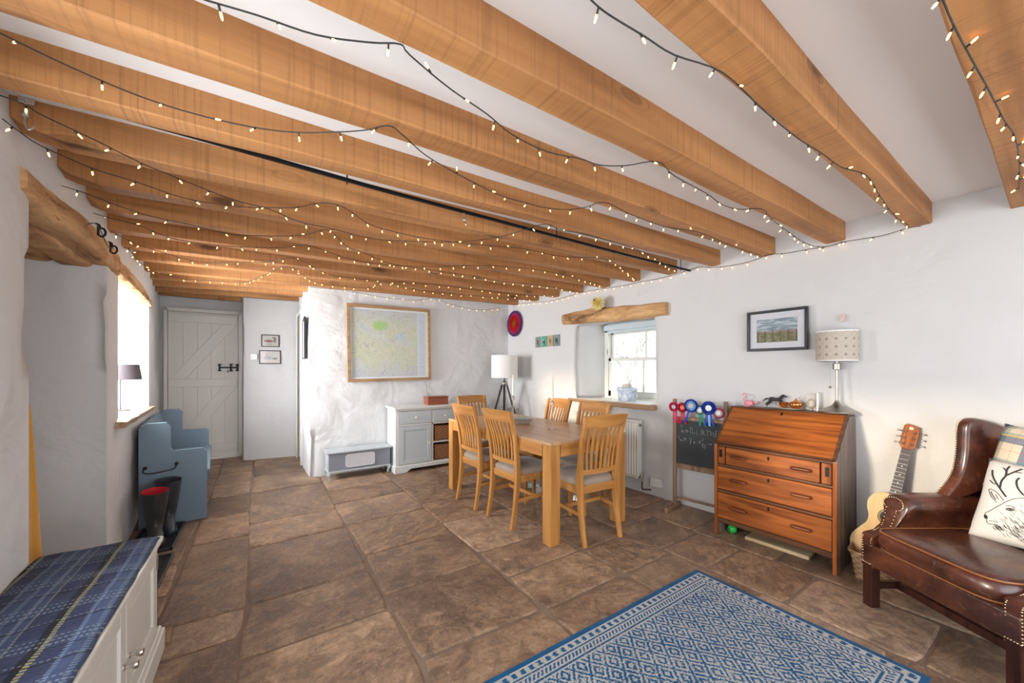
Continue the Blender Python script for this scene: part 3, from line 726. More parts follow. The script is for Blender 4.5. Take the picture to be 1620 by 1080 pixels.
# ---------------------------------------------------------------- dining table
TX0, TX1, TY0, TY1, TZ = 1.735, 2.585, 2.10, 3.80, .765
T = thing('dining_table', 'large honey oak dining table with square legs in the middle of the room', 'table', ((TX0 + TX1) / 2, (TY0 + TY1) / 2, 0), math.radians(1.2))
hx, hy = (TX1 - TX0) / 2, (TY1 - TY0) / 2
bm = BM(); k = 6
for i in range(k):
    a = -hx + 2 * hx * i / k; b = -hx + 2 * hx * (i + 1) / k
    bx(bm, a + .0003, b - .0003, -hy, hy, TZ - .024, TZ, .0012)
obj('tabletop', bm, M_OAKTOP, T)
for x in (-1, 1):
    bm = BM(); bx(bm, x * (hx - .012) - .012, x * (hx - .012) + .012, -hy + .1, hy - .1, TZ - .115, TZ - .025, .002); obj('apron', bm, M_OAK['y'], T)
    bm = BM(); bx(bm, -hx + .1, hx - .1, x * (hy - .012) - .012, x * (hy - .012) + .012, TZ - .115, TZ - .025, .002); obj('apron', bm, M_OAK['x'], T)
    for y in (-1, 1):
        bm = BM(); bx(bm, x * (hx - .047) - .047, x * (hx - .047) + .047, y * (hy - .047) - .047, y * (hy - .047) + .047, 0, TZ - .025, .003)
        obj('leg', bm, M_OAK['z'], T)
for s in (-1, 1):   # dark through-wedges
    bm = BM(); bx(bm, -.008, .008, s * (hy + .0015) - .002, s * (hy + .0015) + .002, TZ - .085, TZ - .018); obj('joint_wedge', bm, M_BURD, T)

# ---------------------------------------------------------------- dining chairs
M_PAD = plain('beige_suede', (0.33, 0.25, 0.185), .85, var=.22, scale=9, bump=.15, Sheen_Weight=.25)
def make_chair(label, loc, rz):
    T = thing('dining_chair', label, 'chair', loc, rz, 'oak slat-back dining chairs')
    prof = [(-.262, 0), (-.235, .14), (-.212, .30), (-.205, .44), (-.212, .56), (-.235, .72), (-.268, .86), (-.300, .962)]
    def by(z):
        for (a, z0), (b, z1) in zip(prof, prof[1:]):
            if z <= z1: return a + (b - a) * (z - z0) / (z1 - z0)
        return prof[-1][0]
    for s in (-1, 1):
        bm = BM(); pts = [(s * (.172 + .018 * max(0, z - .45) / .5 + .006), y, z) for y, z in smooth2(prof)]
        bar(bm, pts, [.030 + .008 * math.exp(-((p[2] - .45) / .2) ** 2) for p in pts], [.030 + .016 * math.exp(-((p[2] - .42) / .22) ** 2) for p in pts], (1, 0, 0), bev=.004)
        obj('leg', bm, M_OAK['z'], T)
        bm = BM(); bar(bm, [(s * .202, .195, .0), (s * .20, .19, .40)], [.028, .038], [.028, .038], (1, 0, 0), bev=.003); obj('leg', bm, M_OAK['z'], T)
        bm = BM(); bar(bm, [(s * .186, -.205, .225), (s * .20, .18, .235)], .014, .030, (1, 0, 0)); obj('stretcher', bm, M_OAK['y'], T)
    bm = BM(); bar(bm, [(-.19, -.02, .23), (.19, -.02, .23)], .014, .028, (0, 1, 0)); obj('stretcher', bm, M_OAK['x'], T)
    bm = BM()      # seat frame
    for s in (-1, 1): bar(bm, [(s * .178, -.19, .40), (s * .20, .20, .40)], .024, .062, (1, 0, 0), bev=.003)
    bar(bm, [(-.20, .20, .40), (.20, .20, .40)], .024, .062, (0, 1, 0), bev=.003); bar(bm, [(-.17, -.20, .40), (.17, -.20, .40)], .024, .062, (0, 1, 0), bev=.003)
    obj('seat_frame', bm, M_OAK['x'], T)
    bm = BM(); rings = []      # drop-in pad
    for z, g in ((.425, .0), (.440, .006), (.462, .004), (.476, -.012), (.484, -.05), (.487, -.10)):
        r = []
        for j in range(32):
            a = 2 * PI * (j + .5) / 32; ca, sa = math.cos(a), math.sin(a); q = (abs(ca) ** 7 + abs(sa) ** 7) ** (-1 / 7)
            y = sa * q * (.208 + g) + .0; x = ca * q * (.196 + .018 * (y / .2) + g)
            r.append((x, y + .002, z))
        rings.append(r)
    loft(bm, rings); obj('seat_pad', bm, M_PAD, T, auto=60)
    # curved crest rail
    bm = BM(); rings = []
    for i in range(13):
        x = -.203 + .406 * i / 12; c = .030 * (1 - (x / .203) ** 2)
        lo, hi = .872, .966 + .006 * (1 - (x / .2) ** 2)
        rings.append([(x, by(lo) - c - .010, lo), (x, by(lo) - c + .013, lo), (x, by(hi) - c + .013, hi - .004), (x, by(hi) - c + .006, hi), (x, by(hi) - c - .008, hi), (x, by(hi) - c - .013, hi - .006)])
    loft(bm, rings); obj('crest_rail', bm, M_OAK['x'], T)
    bm = BM(); rings = []
    for i in range(9):
        x = -.172 + .344 * i / 8; c = .016 * (1 - (x / .172) ** 2); rings.append([(x, by(.52) - c - .010, .515), (x, by(.52) - c + .010, .515), (x, by(.56) - c + .010, .553), (x, by(.56) - c - .010, .553)])
    loft(bm, rings); obj('lower_rail', bm, M_OAK['x'], T)
    for i in range(7):
        u = -1 + 2 * i / 6; x0 = u * .126; x1 = u * .150; bm = BM()
        pts = []
        for k in range(7):
            z = .545 + (.885 - .545) * k / 6; x = x0 + (x1 - x0) * k / 6; cc = .016 * (1 - (x0 / .172) ** 2) * (1 - k / 6) + .030 * (1 - (x1 / .203) ** 2) * k / 6
            pts.append((x, by(z) - cc + .010 * math.sin(PI * k / 6), z))
        bar(bm, pts, [.017 + .006 * k / 6 for k in range(7)], .010, (1, 0, 0)); obj('slat', bm, M_OAK['z'], T)
    return T
def smooth2(pr):
    return [(p.x, p.y) for p in smoothpath([(a, b, 0) for a, b in pr], 3)]
ch = make_chair('oak dining chair at the near end of the table, its slatted back to the camera', (2.165, 2.205, 0), math.radians(-4.6))
for loc, rz, lab in (
    ((1.945, 2.70, 0), -PI / 2 + .05, 'nearer of the two oak chairs along the left side of the table'),
    ((1.905, 3.24, 0), -PI / 2 + .03, 'farther of the two oak chairs along the left side of the table'),
    ((2.28, 3.99, 0), PI + .06, 'sunlit pale oak chair at the far end of the table, facing the camera'),
    ((2.545, 3.25, 0), PI / 2 - .06, 'oak chair on the window side of the table, the farther of two'),
    ((2.50, 2.66, 0), PI / 2 - .04, 'oak chair directly below the window sill, on the far side of the table')):
    dup(ch, loc, rz, lab)

# ---------------------------------------------------------------- white sideboard
SX0, SX1, SY, SZ = 1.40, 2.72, 4.665, .80
T = thing('sideboard', 'white and duck-egg painted sideboard with wicker drawers against the back wall', 'sideboard', (0, 0, 0))
bm = BM(); yb = 5.055
bx(bm, SX0, SX0 + .022, SY, yb, 0.03, SZ, .002); bx(bm, SX1 - .022, SX1, SY, yb, 0.03, SZ, .002); bx(bm, SX0, SX1, yb - .012, yb, .06, SZ)
bx(bm, SX0, SX1, SY + .004, yb, .075, .10)
c1, c2 = 1.88, 2.24
for x in (c1, c2): bx(bm, x - .012, x + .012, SY + .002, yb, .09, SZ)
bx(bm, c1, c2, SY + .004, yb, .335, .355)
bx(bm, SX0 + .02, SX1 - .02, SY + .002, SY + .022, .585, .607, .002); bx(bm, SX0 + .02, SX1 - .02, SY + .002, SY + .022, .775, .80, .002)
bx(bm, SX0, SX0 + .04, SY - .002, SY + .02, .04, SZ, .002); bx(bm, SX1 - .04, SX1, SY - .002, SY + .02, .04, SZ, .002)
obj('carcass', bm, M_WHITE, T)
bm = BM(); bx(bm, SX0 - .025, SX1 + .025, SY - .025, yb + .005, SZ, SZ + .026, .006, seg=2); bx(bm, SX0 - .012, SX1 + .012, SY - .012, yb, SZ - .014, SZ, .004); obj('top', bm, M_WHITE, T)
bm = BM()
prism(bm, [(SX0 - .02, 0), (SX0 + .13, 0), (SX0 + .15, .018), (SX0 + .19, .042), (SX1 - .19, .042), (SX1 - .15, .018), (SX1 - .13, 0), (SX1 + .02, 0), (SX1 + .02, .085), (SX0 - .02, .085)], 'y', SY - .018, SY + .004, bev=.003)
bx(bm, SX0 - .018, SX0 + .004, SY - .01, yb, 0, .085, .003); bx(bm, SX1 - .004, SX1 + .018, SY - .01, yb, 0, .085, .003); obj('plinth', bm, M_WHITE, T)
def knob(parent, x, y, z, r=.014, m=None, ax='y', s=-1):
    bm = BM(); R_ = Matrix.Rotation(PI / 2 if ax == 'y' else -PI / 2, 4, 'X' if ax == 'y' else 'Y') if s < 0 or ax == 'y' else Matrix.Rotation(PI / 2, 4, 'Y')
    lathe(bm, [(0, 0), (r * .55, 0), (r * .4, r * .5), (r * .5, r * .9), (r, r * 1.2), (r, r * 1.7), (r * .7, r * 2.1), (0, r * 2.2)], 14, (x, y, z), M=R_)
    return obj('knob', bm, m or M_CREAM, parent, auto=40)
M_CREAM = plain('cream_ceramic', (0.72, 0.66, 0.52), .25)
for a, b in ((SX0 + .044, c1 - .016), (c1 + .014, c2 - .014), (c2 + .016, SX1 - .044)):
    bm = BM(); bx(bm, a, b, SY - .004, SY + .015, .610, .772, .003); d = obj('drawer', bm, M_DUCK, T); knob(d, (a + b) / 2, SY - .004, .69)
for a, b, kx in ((SX0 + .044, c1 - .016, c1 - .045), (c2 + .016, SX1 - .044, c2 + .045)):
    bm = BM(); w = .055; z0, z1 = .105, .582
    bx(bm, a, a + w, SY - .004, SY + .015, z0, z1, .002); bx(bm, b - w, b, SY - .004, SY + .015, z0, z1, .002); bx(bm, a + w, b - w, SY - .004, SY + .015, z0, z0 + w, .002); bx(bm, a + w, b - w, SY - .004, SY + .015, z1 - w, z1, .002)
    bx(bm, a + w, b - w, SY + .006, SY + .012, z0 + w, z1 - w); bx(bm, a + w + .008, b - w - .008, SY + .002, SY + .008, z0 + w + .008, z1 - w - .008, .003)
    d = obj('door', bm, M_DUCK, T); knob(d, kx, SY - .004, .345)
for z0, lab in ((.112, 'brown woven basket in the lower opening of the sideboard'), (.365, 'brown woven basket in the upper opening of the sideboard')):
    B = thing('storage_basket', lab, 'basket', ((c1 + c2) / 2, SY + .16, z0 - .009), 0, 'woven baskets in the sideboard')
    bm = BM(); w, d, h = .155, .15, .195
    bx(bm, -w, w, -d, -d + .018, 0, h, .006); bx(bm, -w, w, d - .018, d, 0, h, .006); bx(bm, -w, -w + .018, -d, d, 0, h, .006); bx(bm, w - .018, w, -d, d, 0, h, .006); bx(bm, -w, w, -d, d, 0, .012)
    obj('body', bm, M_WICK, B)
    bm = BM(); tube(bm, [(-w + .008, -d + .008, h), (w - .008, -d + .008, h), (w - .008, d - .008, h), (-w + .008, d - .008, h)], .011, 8, closed=True); obj('rim', bm, M_WICK, B)
# small mahogany box
T = thing('wooden_box', 'low reddish brown wooden box on top of the white sideboard', 'box', (2.01, 4.86, SZ + .026), math.radians(2))
M_MAHO = wood('mahogany_box', (0.16, 0.045, 0.022), (0.36, 0.115, 0.055), 'x', 1.5, .4)
bm = BM(); bx(bm, -.150, .150, -.075, .075, 0, .095, .003); obj('body', bm, M_MAHO, T)
bm = BM(); bx(bm, -.155, .155, -.08, .08, .0955, .112, .005, seg=2); obj('lid', bm, M_MAHO, T)
bm = BM(); tube(bm, smoothpath([(1.925, 5.06, 1.14), (1.95, 5.05, 1.06), (1.93, 5.0, 1.0), (1.955, 4.955, .935)], 6), .0022, 6)
tag(obj('cable', bm, M_BLACK), 'thin dark wire dropping from the map frame to the wooden box', 'cable')

# ---------------------------------------------------------------- little grey painted console on cabriole legs
T = thing('record_cabinet', 'low grey painted cabinet on short curved legs beside the sideboard', 'cabinet', (1.005, 0, 0), 0)
a, b, y0_, y1_ = -.352, .352, 4.79, 5.045
bm = BM(); bx(bm, a, b, y0_, y1_, .105, .315, .003); obj('body', bm, M_GREYD, T)
for xx in (a - .002, b - .003):
    bm = BM(); bx(bm, xx, xx + .005, y0_ + .002, y1_, .105, .315); obj('end_panel', bm, M_GREYP, T)
bm = BM(); bx(bm, a - .022, b + .022, y0_ - .02, y1_ + .01, .315, .333, .006, seg=2); obj('top', bm, M_GREYP, T)
bm = BM(); bx(bm, a - .010, b + .010, y0_ - .010, y1_, .088, .108, .006, seg=2); obj('base_moulding', bm, M_GREYP, T)
bm = BM(); pts = []; cx_, cz_, w_, h_ = 0.0, .212, .165, .075
for sx, sz in ((1, 1), (-1, 1), (-1, -1), (1, -1)):
    for t in range(5):
        ang = (0 if (sx, sz) == (1, 1) else PI / 2 if (sx, sz) == (-1, 1) else PI if (sx, sz) == (-1, -1) else 1.5 * PI) + PI / 2 * t / 4
        pts.append((cx_ + sx * (w_ - .03) + .03 * math.cos(ang), cz_ + sz * (h_ - .03) + .03 * math.sin(ang)))
prism(bm, pts, 'y', y0_ - .007, y0_ + .001, bev=.002); obj('oval_panel', bm, plain('lilac_grey_paint', (0.60, 0.60, 0.64), .5), T, label='pale rounded front panel')
bm = BM(); tube(bm, [(p[0], y0_ - .006, p[1]) for p in pts], .004, 6, closed=True); obj('panel_trim', bm, M_WHITE, T)
for sx in (-1, 1):
    for yy, sy in ((y0_ + .02, -1), (y1_ - .03, 1)):
        bm = BM(); x = sx * .335; tube(bm, smoothpath([(x, yy, .092), (x + sx * .010, yy + sy * .010, .070), (x + sx * .004, yy + sy * .004, .040), (x - sx * .002, yy, .018), (x + sx * .006, yy + sy * .008, .007)], 4), [.026, .027, .028, .027, .024, .021, .018, .016, .0145, .0135, .013, .0125, .012, .0115, .0125, .014, .015][:17], 10)
        obj('leg', bm, M_GREYP, T, smooth=True)

# ---------------------------------------------------------------- fall-front bureau
T = thing('bureau', 'burnished oak fall-front writing bureau with three long drawers by the right wall', 'bureau', (3.005, 1.175, 0), math.radians(1.0))
hw = .368; D = .455; H_ = .985; zf = .715
for s in (-1, 1):
    bm = BM(); prism(bm, [(0, 0), (D, 0), (D, H_), (.275, H_), (.0, zf)], 'y', s * hw - .010, s * hw + .010)
    obj('side_panel', bm, M_BURS, T)
bm = BM(); bx(bm, .27, D, -hw - .004, hw + .004, H_, H_ + .014, .003); obj('top', bm, M_BURS, T)
bm = BM(); bx(bm, D - .012, D, -hw, hw, .08, H_); bx(bm, .02, D - .02, -hw, hw, .095, .11); bx(bm, .03, D - .02, -hw, hw, .69, .70); obj('back_panel', bm, M_BURD, T)
for s in (-1, 1):
    bm = BM(); bx(bm, -.004, .018, s * hw - .011, s * hw + .011, 0, zf - .005, .002); obj('front_post', bm, M_BUR['z'], T)
for za, zb in ((.545, .563), (.342, .360), (.108, .135), (.700, .716)):
    bm = BM(); bx(bm, .0, .03, -hw + .01, hw - .01, za, zb, .002); obj('rail', bm, M_BURD, T)
M_PULL = wood('dark_oak_pull', (0.06, 0.014, 0.005), (0.19, 0.050, 0.014), 'y', 2, .3)
def pull(parent, y, z):
    bm = BM(); rings = []
    for i in range(13):
        u = -1 + 2 * i / 12; r = .0125 * (1 - abs(u) ** 14 * .35); yy = y + u * .056
        rings.append([(-.026 + math.cos(a) * r * 1.1, yy, z + math.sin(a) * r) for a in [2 * PI * j / 10 for j in range(10)]])
    loft(bm, rings); bx(bm, -.02, -.0, y - .035, y + .035, z - .005, z + .005); obj('handle', bm, M_PULL, parent, auto=50)
def key(parent, z, y=0, x=-.0052):
    bm = BM(); bx(bm, x - .002, x + .002, y - .006, y + .006, z - .014, z + .012, .002); obj('keyhole', bm, M_BLACK, parent)
for za, zb, side in ((.366, .541, 0), (.139, .338, 0), (.566, .698, .062)):
    bm = BM(); bx(bm, -.004, .016, -hw + .014 + side, hw - .014 - side, za, zb, .003); dr = obj('drawer', bm, M_BUR['y'], T)
    z = (za + zb) / 2 + .005
    pull(dr, -.195, z); pull(dr, .195, z); key(dr, zb - .03)
for s in (-1, 1):      # lopers beside the top drawer
    bm = BM(); y = s * (hw - .042); bx(bm, -.002, .30, y - .026, y + .026, .566, .698, .002); lo = obj('loper', bm, M_BUR['z'], T)
    bm = BM(); bx(bm, -.0035, .0, y + s * .004 - .010, y + s * .004 + .010, .615, .675, .001); obj('loper_slot', bm, M_BLACK, lo)
# sloping fall
A = Vector((-.004, 0, zf + .004)); B_ = Vector((.272, 0, H_ + .006)); d = (B_ - A).normalized(); nrm = Vector((-d.z, 0, d.x))
bm = BM(); L = (B_ - A).length
def fallbox(bm, y0, y1, u0, u1, t0, t1):
    vs = []
    for t in (t0, t1):
        for (u, y) in ((u0, y0), (u1, y0), (u1, y1), (u0, y1)): vs.append(bm.verts.new(A + d * u + nrm * t + Vector((0, y, 0))))
    for q in ((0, 3, 2, 1), (4, 5, 6, 7), (0, 1, 5, 4), (1, 2, 6, 5), (2, 3, 7, 6), (3, 0, 4, 7)): bm.faces.new([vs[i] for i in q])
    bmesh.ops.recalc_face_normals(bm, faces=bm.faces)
fallbox(bm, -hw + .002, hw - .002, 0, L, -.006, .010); fl = obj('fall_front', bm, M_BUR['y'], T)
bm = BM()
for q in ((-hw - .004, -hw + .010, 0, L), (hw - .010, hw + .004, 0, L), (-hw, hw, 0, .012), (-hw, hw, L - .010, L)): fallbox(bm, q[0], q[1], q[2], q[3], -.004, .0125)
obj('edge_moulding', bm, M_BURD, fl)
bm = BM(); fallbox(bm, -.006, .006, L - .055, L - .028, .008, .012); obj('keyhole', bm, M_BLACK, fl)
# things under the bureau
M_BALL = NT('green_ball'); vv = M_BALL.vor(scale=26, rand=.35); M_BALLm = M_BALL.out(M_BALL.mix(M_BALL.fr(vv, .17, .20, 1, 0), (.03, .55, .08), (.01, .05, .015)), .35)
bm = BM(); ball(bm, (0, 0, 0), .034, 3); o = obj('toy_ball', bm, M_BALLm, smooth=True); o.location = (3.12, 1.475, .0335); tag(o, 'small bright green football under the left end of the bureau', 'ball')
bm = BM(); bx(bm, -.075, .075, -.20, .20, 0, .026, .005); o = obj('wooden_board', bm, wood('pale_board', (.42, .27, .13), (.70, .52, .30), 'y', 1.2, .5)); o.location = (3.16, 1.17, 0); o.rotation_euler = (0, 0, math.radians(3)); tag(o, 'pale bare wooden board lying on the floor beneath the bureau', 'board')
bm = BM(); bx(bm, -.05, .05, -.24, .24, 0, .05, .006); bx(bm, -.035, .035, -.22, .22, .05, .058, .002); o = obj('board_game', bm, plain('maroon_box', (.14, .02, .025), .35, var=.5, scale=30)); o.location = (3.31, 1.22, 0); tag(o, 'long dark maroon box on the floor at the back beneath the bureau', 'box')

# ---------------------------------------------------------------- chalkboard easel
EA = thing('chalkboard', 'child-size oak framed chalkboard easel with chalk scribbles left of the bureau', 'chalkboard', (3.235, 2.045, 0), 0)
P0 = Vector((0, 0, 0)); P1 = Vector((.07, -.43, 0)); e = (P1 - P0).normalized(); nE = Vector((e.y, -e.x, 0))  # towards the room
if nE.x > 0: nE = -nE
ang = math.atan2(e.y, e.x); RM = Matrix.Rotation(ang, 3, 'Z')
def eb(bm, u0, u1, n0, n1, z0, z1, bev=.002):
    c = P0 + e * ((u0 + u1) / 2) + nE * ((n0 + n1) / 2) + Vector((0, 0, (z0 + z1) / 2)); box(bm, c, (abs(u1 - u0), abs(n1 - n0), z1 - z0), RM, bev)
LB = (P1 - P0).length
for u in (0, LB):
    bm = BM(); eb(bm, u - .016, u + .016, -.014, .014, .03, 1.028, .003); obj('post', bm, M_EASEL, EA)
    bm = BM(); n0 = -.10 if u == 0 else -.05
    eb(bm, u - .015, u + .015, n0, .19, 0, .045, .004); obj('foot', bm, M_EASEL, EA)
bm = BM(); eb(bm, .016, LB - .016, -.010, .012, .835, .865); obj('rail', bm, M_EASEL, EA)
bm = BM(); eb(bm, .016, LB - .016, -.012, .022, .385, .432, .004); obj('chalk_ledge', bm, M_EASEL, EA)
bm = BM(); eb(bm, .016, LB - .016, -.004, .004, .095, .115); obj('stretcher', bm, M_EASEL, EA)
bm = BM(); eb(bm, .014, LB - .014, -.004, .004, .425, .84, 0); board = obj('slate', bm, M_SLATE, EA)
def chalk_stroke(bm, pts):
    tube(bm, [P0 + e * u + nE * .0048 + Vector((0, 0, z)) for u, z in pts], .0016, 5)
bm = BM()
SC_ = [  # two lines of faint childish scribble
 [(.06, .79), (.065, .72), (.075, .745), (.085, .72)], [(.10, .74), (.11, .725), (.122, .735), (.112, .748), (.10, .74)], [(.14, .78), (.145, .72)], [(.155, .775), (.165, .72), (.185, .73)], [(.195, .745), (.20, .715)],
 [(.225, .72), (.26, .745), (.245, .765), (.235, .75), (.265, .72)], [(.285, .77), (.29, .72)], [(.29, .75), (.31, .765), (.32, .725)], [(.335, .75), (.34, .715), (.355, .72), (.36, .77)],
 [(.03, .68), (.055, .645), (.075, .65)], [(.085, .67), (.095, .65), (.105, .665), (.09, .672)], [(.13, .675), (.15, .67), (.14, .62)], [(.175, .65), (.185, .64), (.17, .635), (.175, .65)],
 [(.215, .66), (.225, .635), (.23, .67)], [(.25, .69), (.245, .62), (.265, .60), (.27, .63), (.245, .635)], [(.29, .65), (.31, .64), (.325, .65)], [(.35, .655), (.365, .63)]]
for s_ in SC_: chalk_stroke(bm, s_)
obj('chalk_writing', bm, M_CHALK, board)
# rosettes pinned to the top rail
def rosette(u, z, r, outer, inner, centre, tails, label, pleats=28, tl=.11, ring2=None, n_off=.02):
    c = P0 + e * u + nE * n_off + Vector((0, 0, z)) + Vector(EA.location)
    T = thing('rosette', label, 'rosette', c, 0, 'rosettes hanging on the chalkboard', rot=None); T.rotation_euler = (0, 0, ang)
    # local: x along board, -y/+y normal ; choose front = local direction of nE
    s = 1 if (Matrix.Rotation(-ang, 3, 'Z') @ nE).y > 0 else -1
    def disc(r0, r1, y, m, name, wav, parent=T):
        bm = BM(); k = pleats * 2; A_ = []; B2 = []
        for i in range(k):
            a = 2 * PI * i / k; yy = s * (y + (wav if i % 2 else -wav))
            A_.append(bm.verts.new((math.cos(a) * r0, s * y, math.sin(a) * r0))); rr = r1 * (1.0 if i % 2 else .95)
            B2.append(bm.verts.new((math.cos(a) * rr, yy, math.sin(a) * rr)))
        for i in range(k): bm.faces.new((A_[i], A_[(i + 1) % k], B2[(i + 1) % k], B2[i]))
        bmesh.ops.solidify(bm, geom=list(bm.faces), thickness=.0008)
        return obj(name, bm, m, parent)
    disc(r * .35, r, .004, outer, 'outer_pleats', .0022)
    disc(r * .25, r * (.72), .008, inner, 'inner_pleats', .0015)
    bm = BM(); lathe(bm, [(0, .007), (r * .42, .007), (r * .42, .010), (r * .36, .012), (0, .012)], 20, M=Matrix.Rotation(-s * PI / 2, 4, 'X')); obj('centre_disc', bm, centre, T)
    for k, (m, dx) in enumerate(tails):
        bm = BM(); bar(bm, [(dx * .3, s * .001, -r * .3), (dx * .8, s * .003, -r - tl * .4), (dx * 1.5, s * .001, -r * .8 - tl)], .018, .0008, (1, 0, 0)); obj('ribbon_tail', bm, m, T)
def sat(n, c): return plain(n, c, .35, var=.1, scale=60)
RB, BL, LBl, GR, PK, OR, WHT = sat('crimson_satin', (.50, .01, .05)), sat('royal_blue_satin', (.01, .05, .42)), sat('sky_blue_satin', (.22, .50, .80)), sat('green_satin', (.0, .22, .16)), sat('pink_satin', (.75, .03, .16)), sat('orange_satin', (.85, .14, .03)), sat('white_satin', (.78, .76, .72))
GY_ = sat('silver_satin', (.45, .42, .44))
rosette(.002, .955, .048, PK, RB, GY_, [(PK, .01), (RB, .03)], 'pink and silver rosette at the left end, over the easel post', n_off=.026)
rosette(.075, .952, .048, RB, RB, OR, [(RB, -.012), (RB, .02)], 'square-looking crimson rosette with an orange centre', pleats=18, n_off=.012)
rosette(.155, .975, .062, BL, LBl, GY_, [(BL, -.045)], 'blue rosette with pale blue pleats and curling tail, left of the green one', n_off=.02)
rosette(.228, .940, .042, GR, WHT, WHT, [(GR, 0), (GR, .035)], 'small green and white rosette between the two blue ones', n_off=.012)
rosette(.305, .965, .062, BL, BL, WHT, [(BL, -.02), (LBl, .005), (BL, .03)], 'big royal blue rosette with a white centre disc', n_off=.022)
rosette(.385, .925, .046, PK, WHT, WHT, [], 'pink rosette with a wide white centre at the right end beside the bureau', n_off=.014)
# ---------------------------------------------------------------- bench with plaid blanket
M_BENCHP = plain('ivory_bench_paint', (0.72, 0.71, 0.65), .35, var=.02)
def plaid():
    t = NT('blue_plaid_wool'); x, y, z = t.sep(); wob = t.noise(scale=6, detail=2)
    u = t.math('ADD', x, t.math('MULTIPLY', wob, .012)); v = t.math('ADD', y, t.math('MULTIPLY', wob, .014))
    def band(c, per, a, b):
        f = t.math('MULTIPLY', t.math('FRACT', t.math('DIVIDE', t.math('ADD', c, 5.0), per)), per)
        return t.math('MULTIPLY', t.math('GREATER_THAN', f, a), t.math('LESS_THAN', f, b))
    dash_v = t.math('GREATER_THAN', t.math('SINE', t.math('MULTIPLY', v, 520.0)), -.2); dash_u = t.math('GREATER_THAN', t.math('SINE', t.math('MULTIPLY', u, 520.0)), -.2)
    base = t.mix(t.noise(scale=60, detail=3), (.022, .030, .085), (.060, .080, .18))
    c = base
    wide = t.math('MAXIMUM', band(u, .235, .10, .205), t.math('MULTIPLY', band(v, .215, .10, .19), .35)); c = t.mix(t.math('MULTIPLY', wide, .28), c, (.16, .26, .50))
    for (cc, per, a, b, dash, col, k) in ((u, .235, .020, .038, None, (.006, .007, .012), .85), (v, .215, .03, .037, None, (.006, .007, .012), .85), (v, .215, .10, .105, None, (.006, .007, .012), .7),
        (u, .235, .038, .050, dash_v, (.62, .56, .20), .8), (v, .215, .044, .049, dash_u, (.45, .44, .38), .55), (v, .215, .118, .125, dash_u, (.42, .46, .52), .75), (v, .215, .140, .147, dash_u, (.42, .46, .52), .75), (v, .215, .163, .169, dash_u, (.42, .46, .52), .6),
        (u, .235, .095, .106, dash_v, (.30, .40, .58), .7), (u, .235, .132, .146, dash_v, (.34, .44, .60), .55), (u, .235, .172, .182, dash_v, (.45, .50, .58), .7), (u, .235, .200, .206, dash_v, (.55, .52, .35), .6)):
        m = band(cc, per, a, b)
        if dash is not None: m = t.math('MULTIPLY', m, dash)
        c = t.mix(t.math('MULTIPLY', m, k), c, col)
    n = t.noise(scale=160, detail=3)
    return t.out(c, .9, 0, t.bump(n, .6, .004), .2, Sheen_Weight=.2)
M_PLAID = plaid()
T = thing('storage_bench', 'ivory painted storage bench with panelled doors at the lower left of the room', 'bench', (-.395, 0, 0))
yA, yB, BZ = .75, 2.335, .53
bm = BM(); bx(bm, -.345, -.012, yA, yB - .012, .06, BZ - .02); obj('carcass', bm, M_BENCHP, T)
bm = BM(); bx(bm, -.35, .018, yA - .01, yB + .014, BZ - .024, BZ, .006, seg=2); obj('top', bm, M_BENCHP, T)
bm = BM(); bx(bm, -.35, .022, yA - .01, yB + .02, 0, .10, .004); bx(bm, -.35, .012, yA - .01, yB + .010, .10, .118, .005); obj('plinth', bm, M_BENCHP, T)
bm = BM(); bx(bm, -.012, .0, yB - .055, yB, .10, BZ - .02, .002); bx(bm, -.012, 0, yA, yA + .05, .10, BZ - .02, .002); bx(bm, -.345, 0, yB - .014, yB, .10, BZ - .02, .002); obj('face_frame', bm, M_BENCHP, T)
cuts = [yA + .05, (yA + .05 + yB - .055) / 2 - .27 + .0, yB - .055]
ym = 1.825; cuts = [(ym + .0015, yB - .057), (1.3265, ym - .0015), (yA + .052, 1.3235)]
for k, (a, b) in enumerate(cuts):
    bm = BM(); w = .062; z0, z1 = .122, BZ - .028; f = .006
    bx(bm, -.014, f, a, a + w, z0, z1, .002); bx(bm, -.014, f, b - w, b, z0, z1, .002); bx(bm, -.014, f, a + w, b - w, z0, z0 + w, .002); bx(bm, -.014, f, a + w, b - w, z1 - w, z1, .002); bx(bm, -.014, -.004, a + w - .002, b - w + .002, z0 + w - .002, z1 - w + .002)
    bx(bm, -.010, .000, a + w + .010, b - w - .010, z0 + w + .010, z1 - w - .010, .004)
    d = obj('door', bm, M_BENCHP, T)
    ky = a + .032 if k == 0 else b - .032
    bm = BM(); lathe(bm, [(0, 0), (.010, 0), (.010, .003), (.0045, .006), (.0045, .016), (.011, .022), (.0145, .030), (.012, .037), (0, .040)], 16, (f, ky, .285), M=Matrix.Rotation(PI / 2, 4, 'Y')); obj('knob', bm, M_CHROME, d, auto=40)
    if k == 0:
        bm = BM(); bx(bm, f, f + .004, b - .004, b + .012, .40, .47, .001); obj('hinge', bm, M_NICKEL, d)
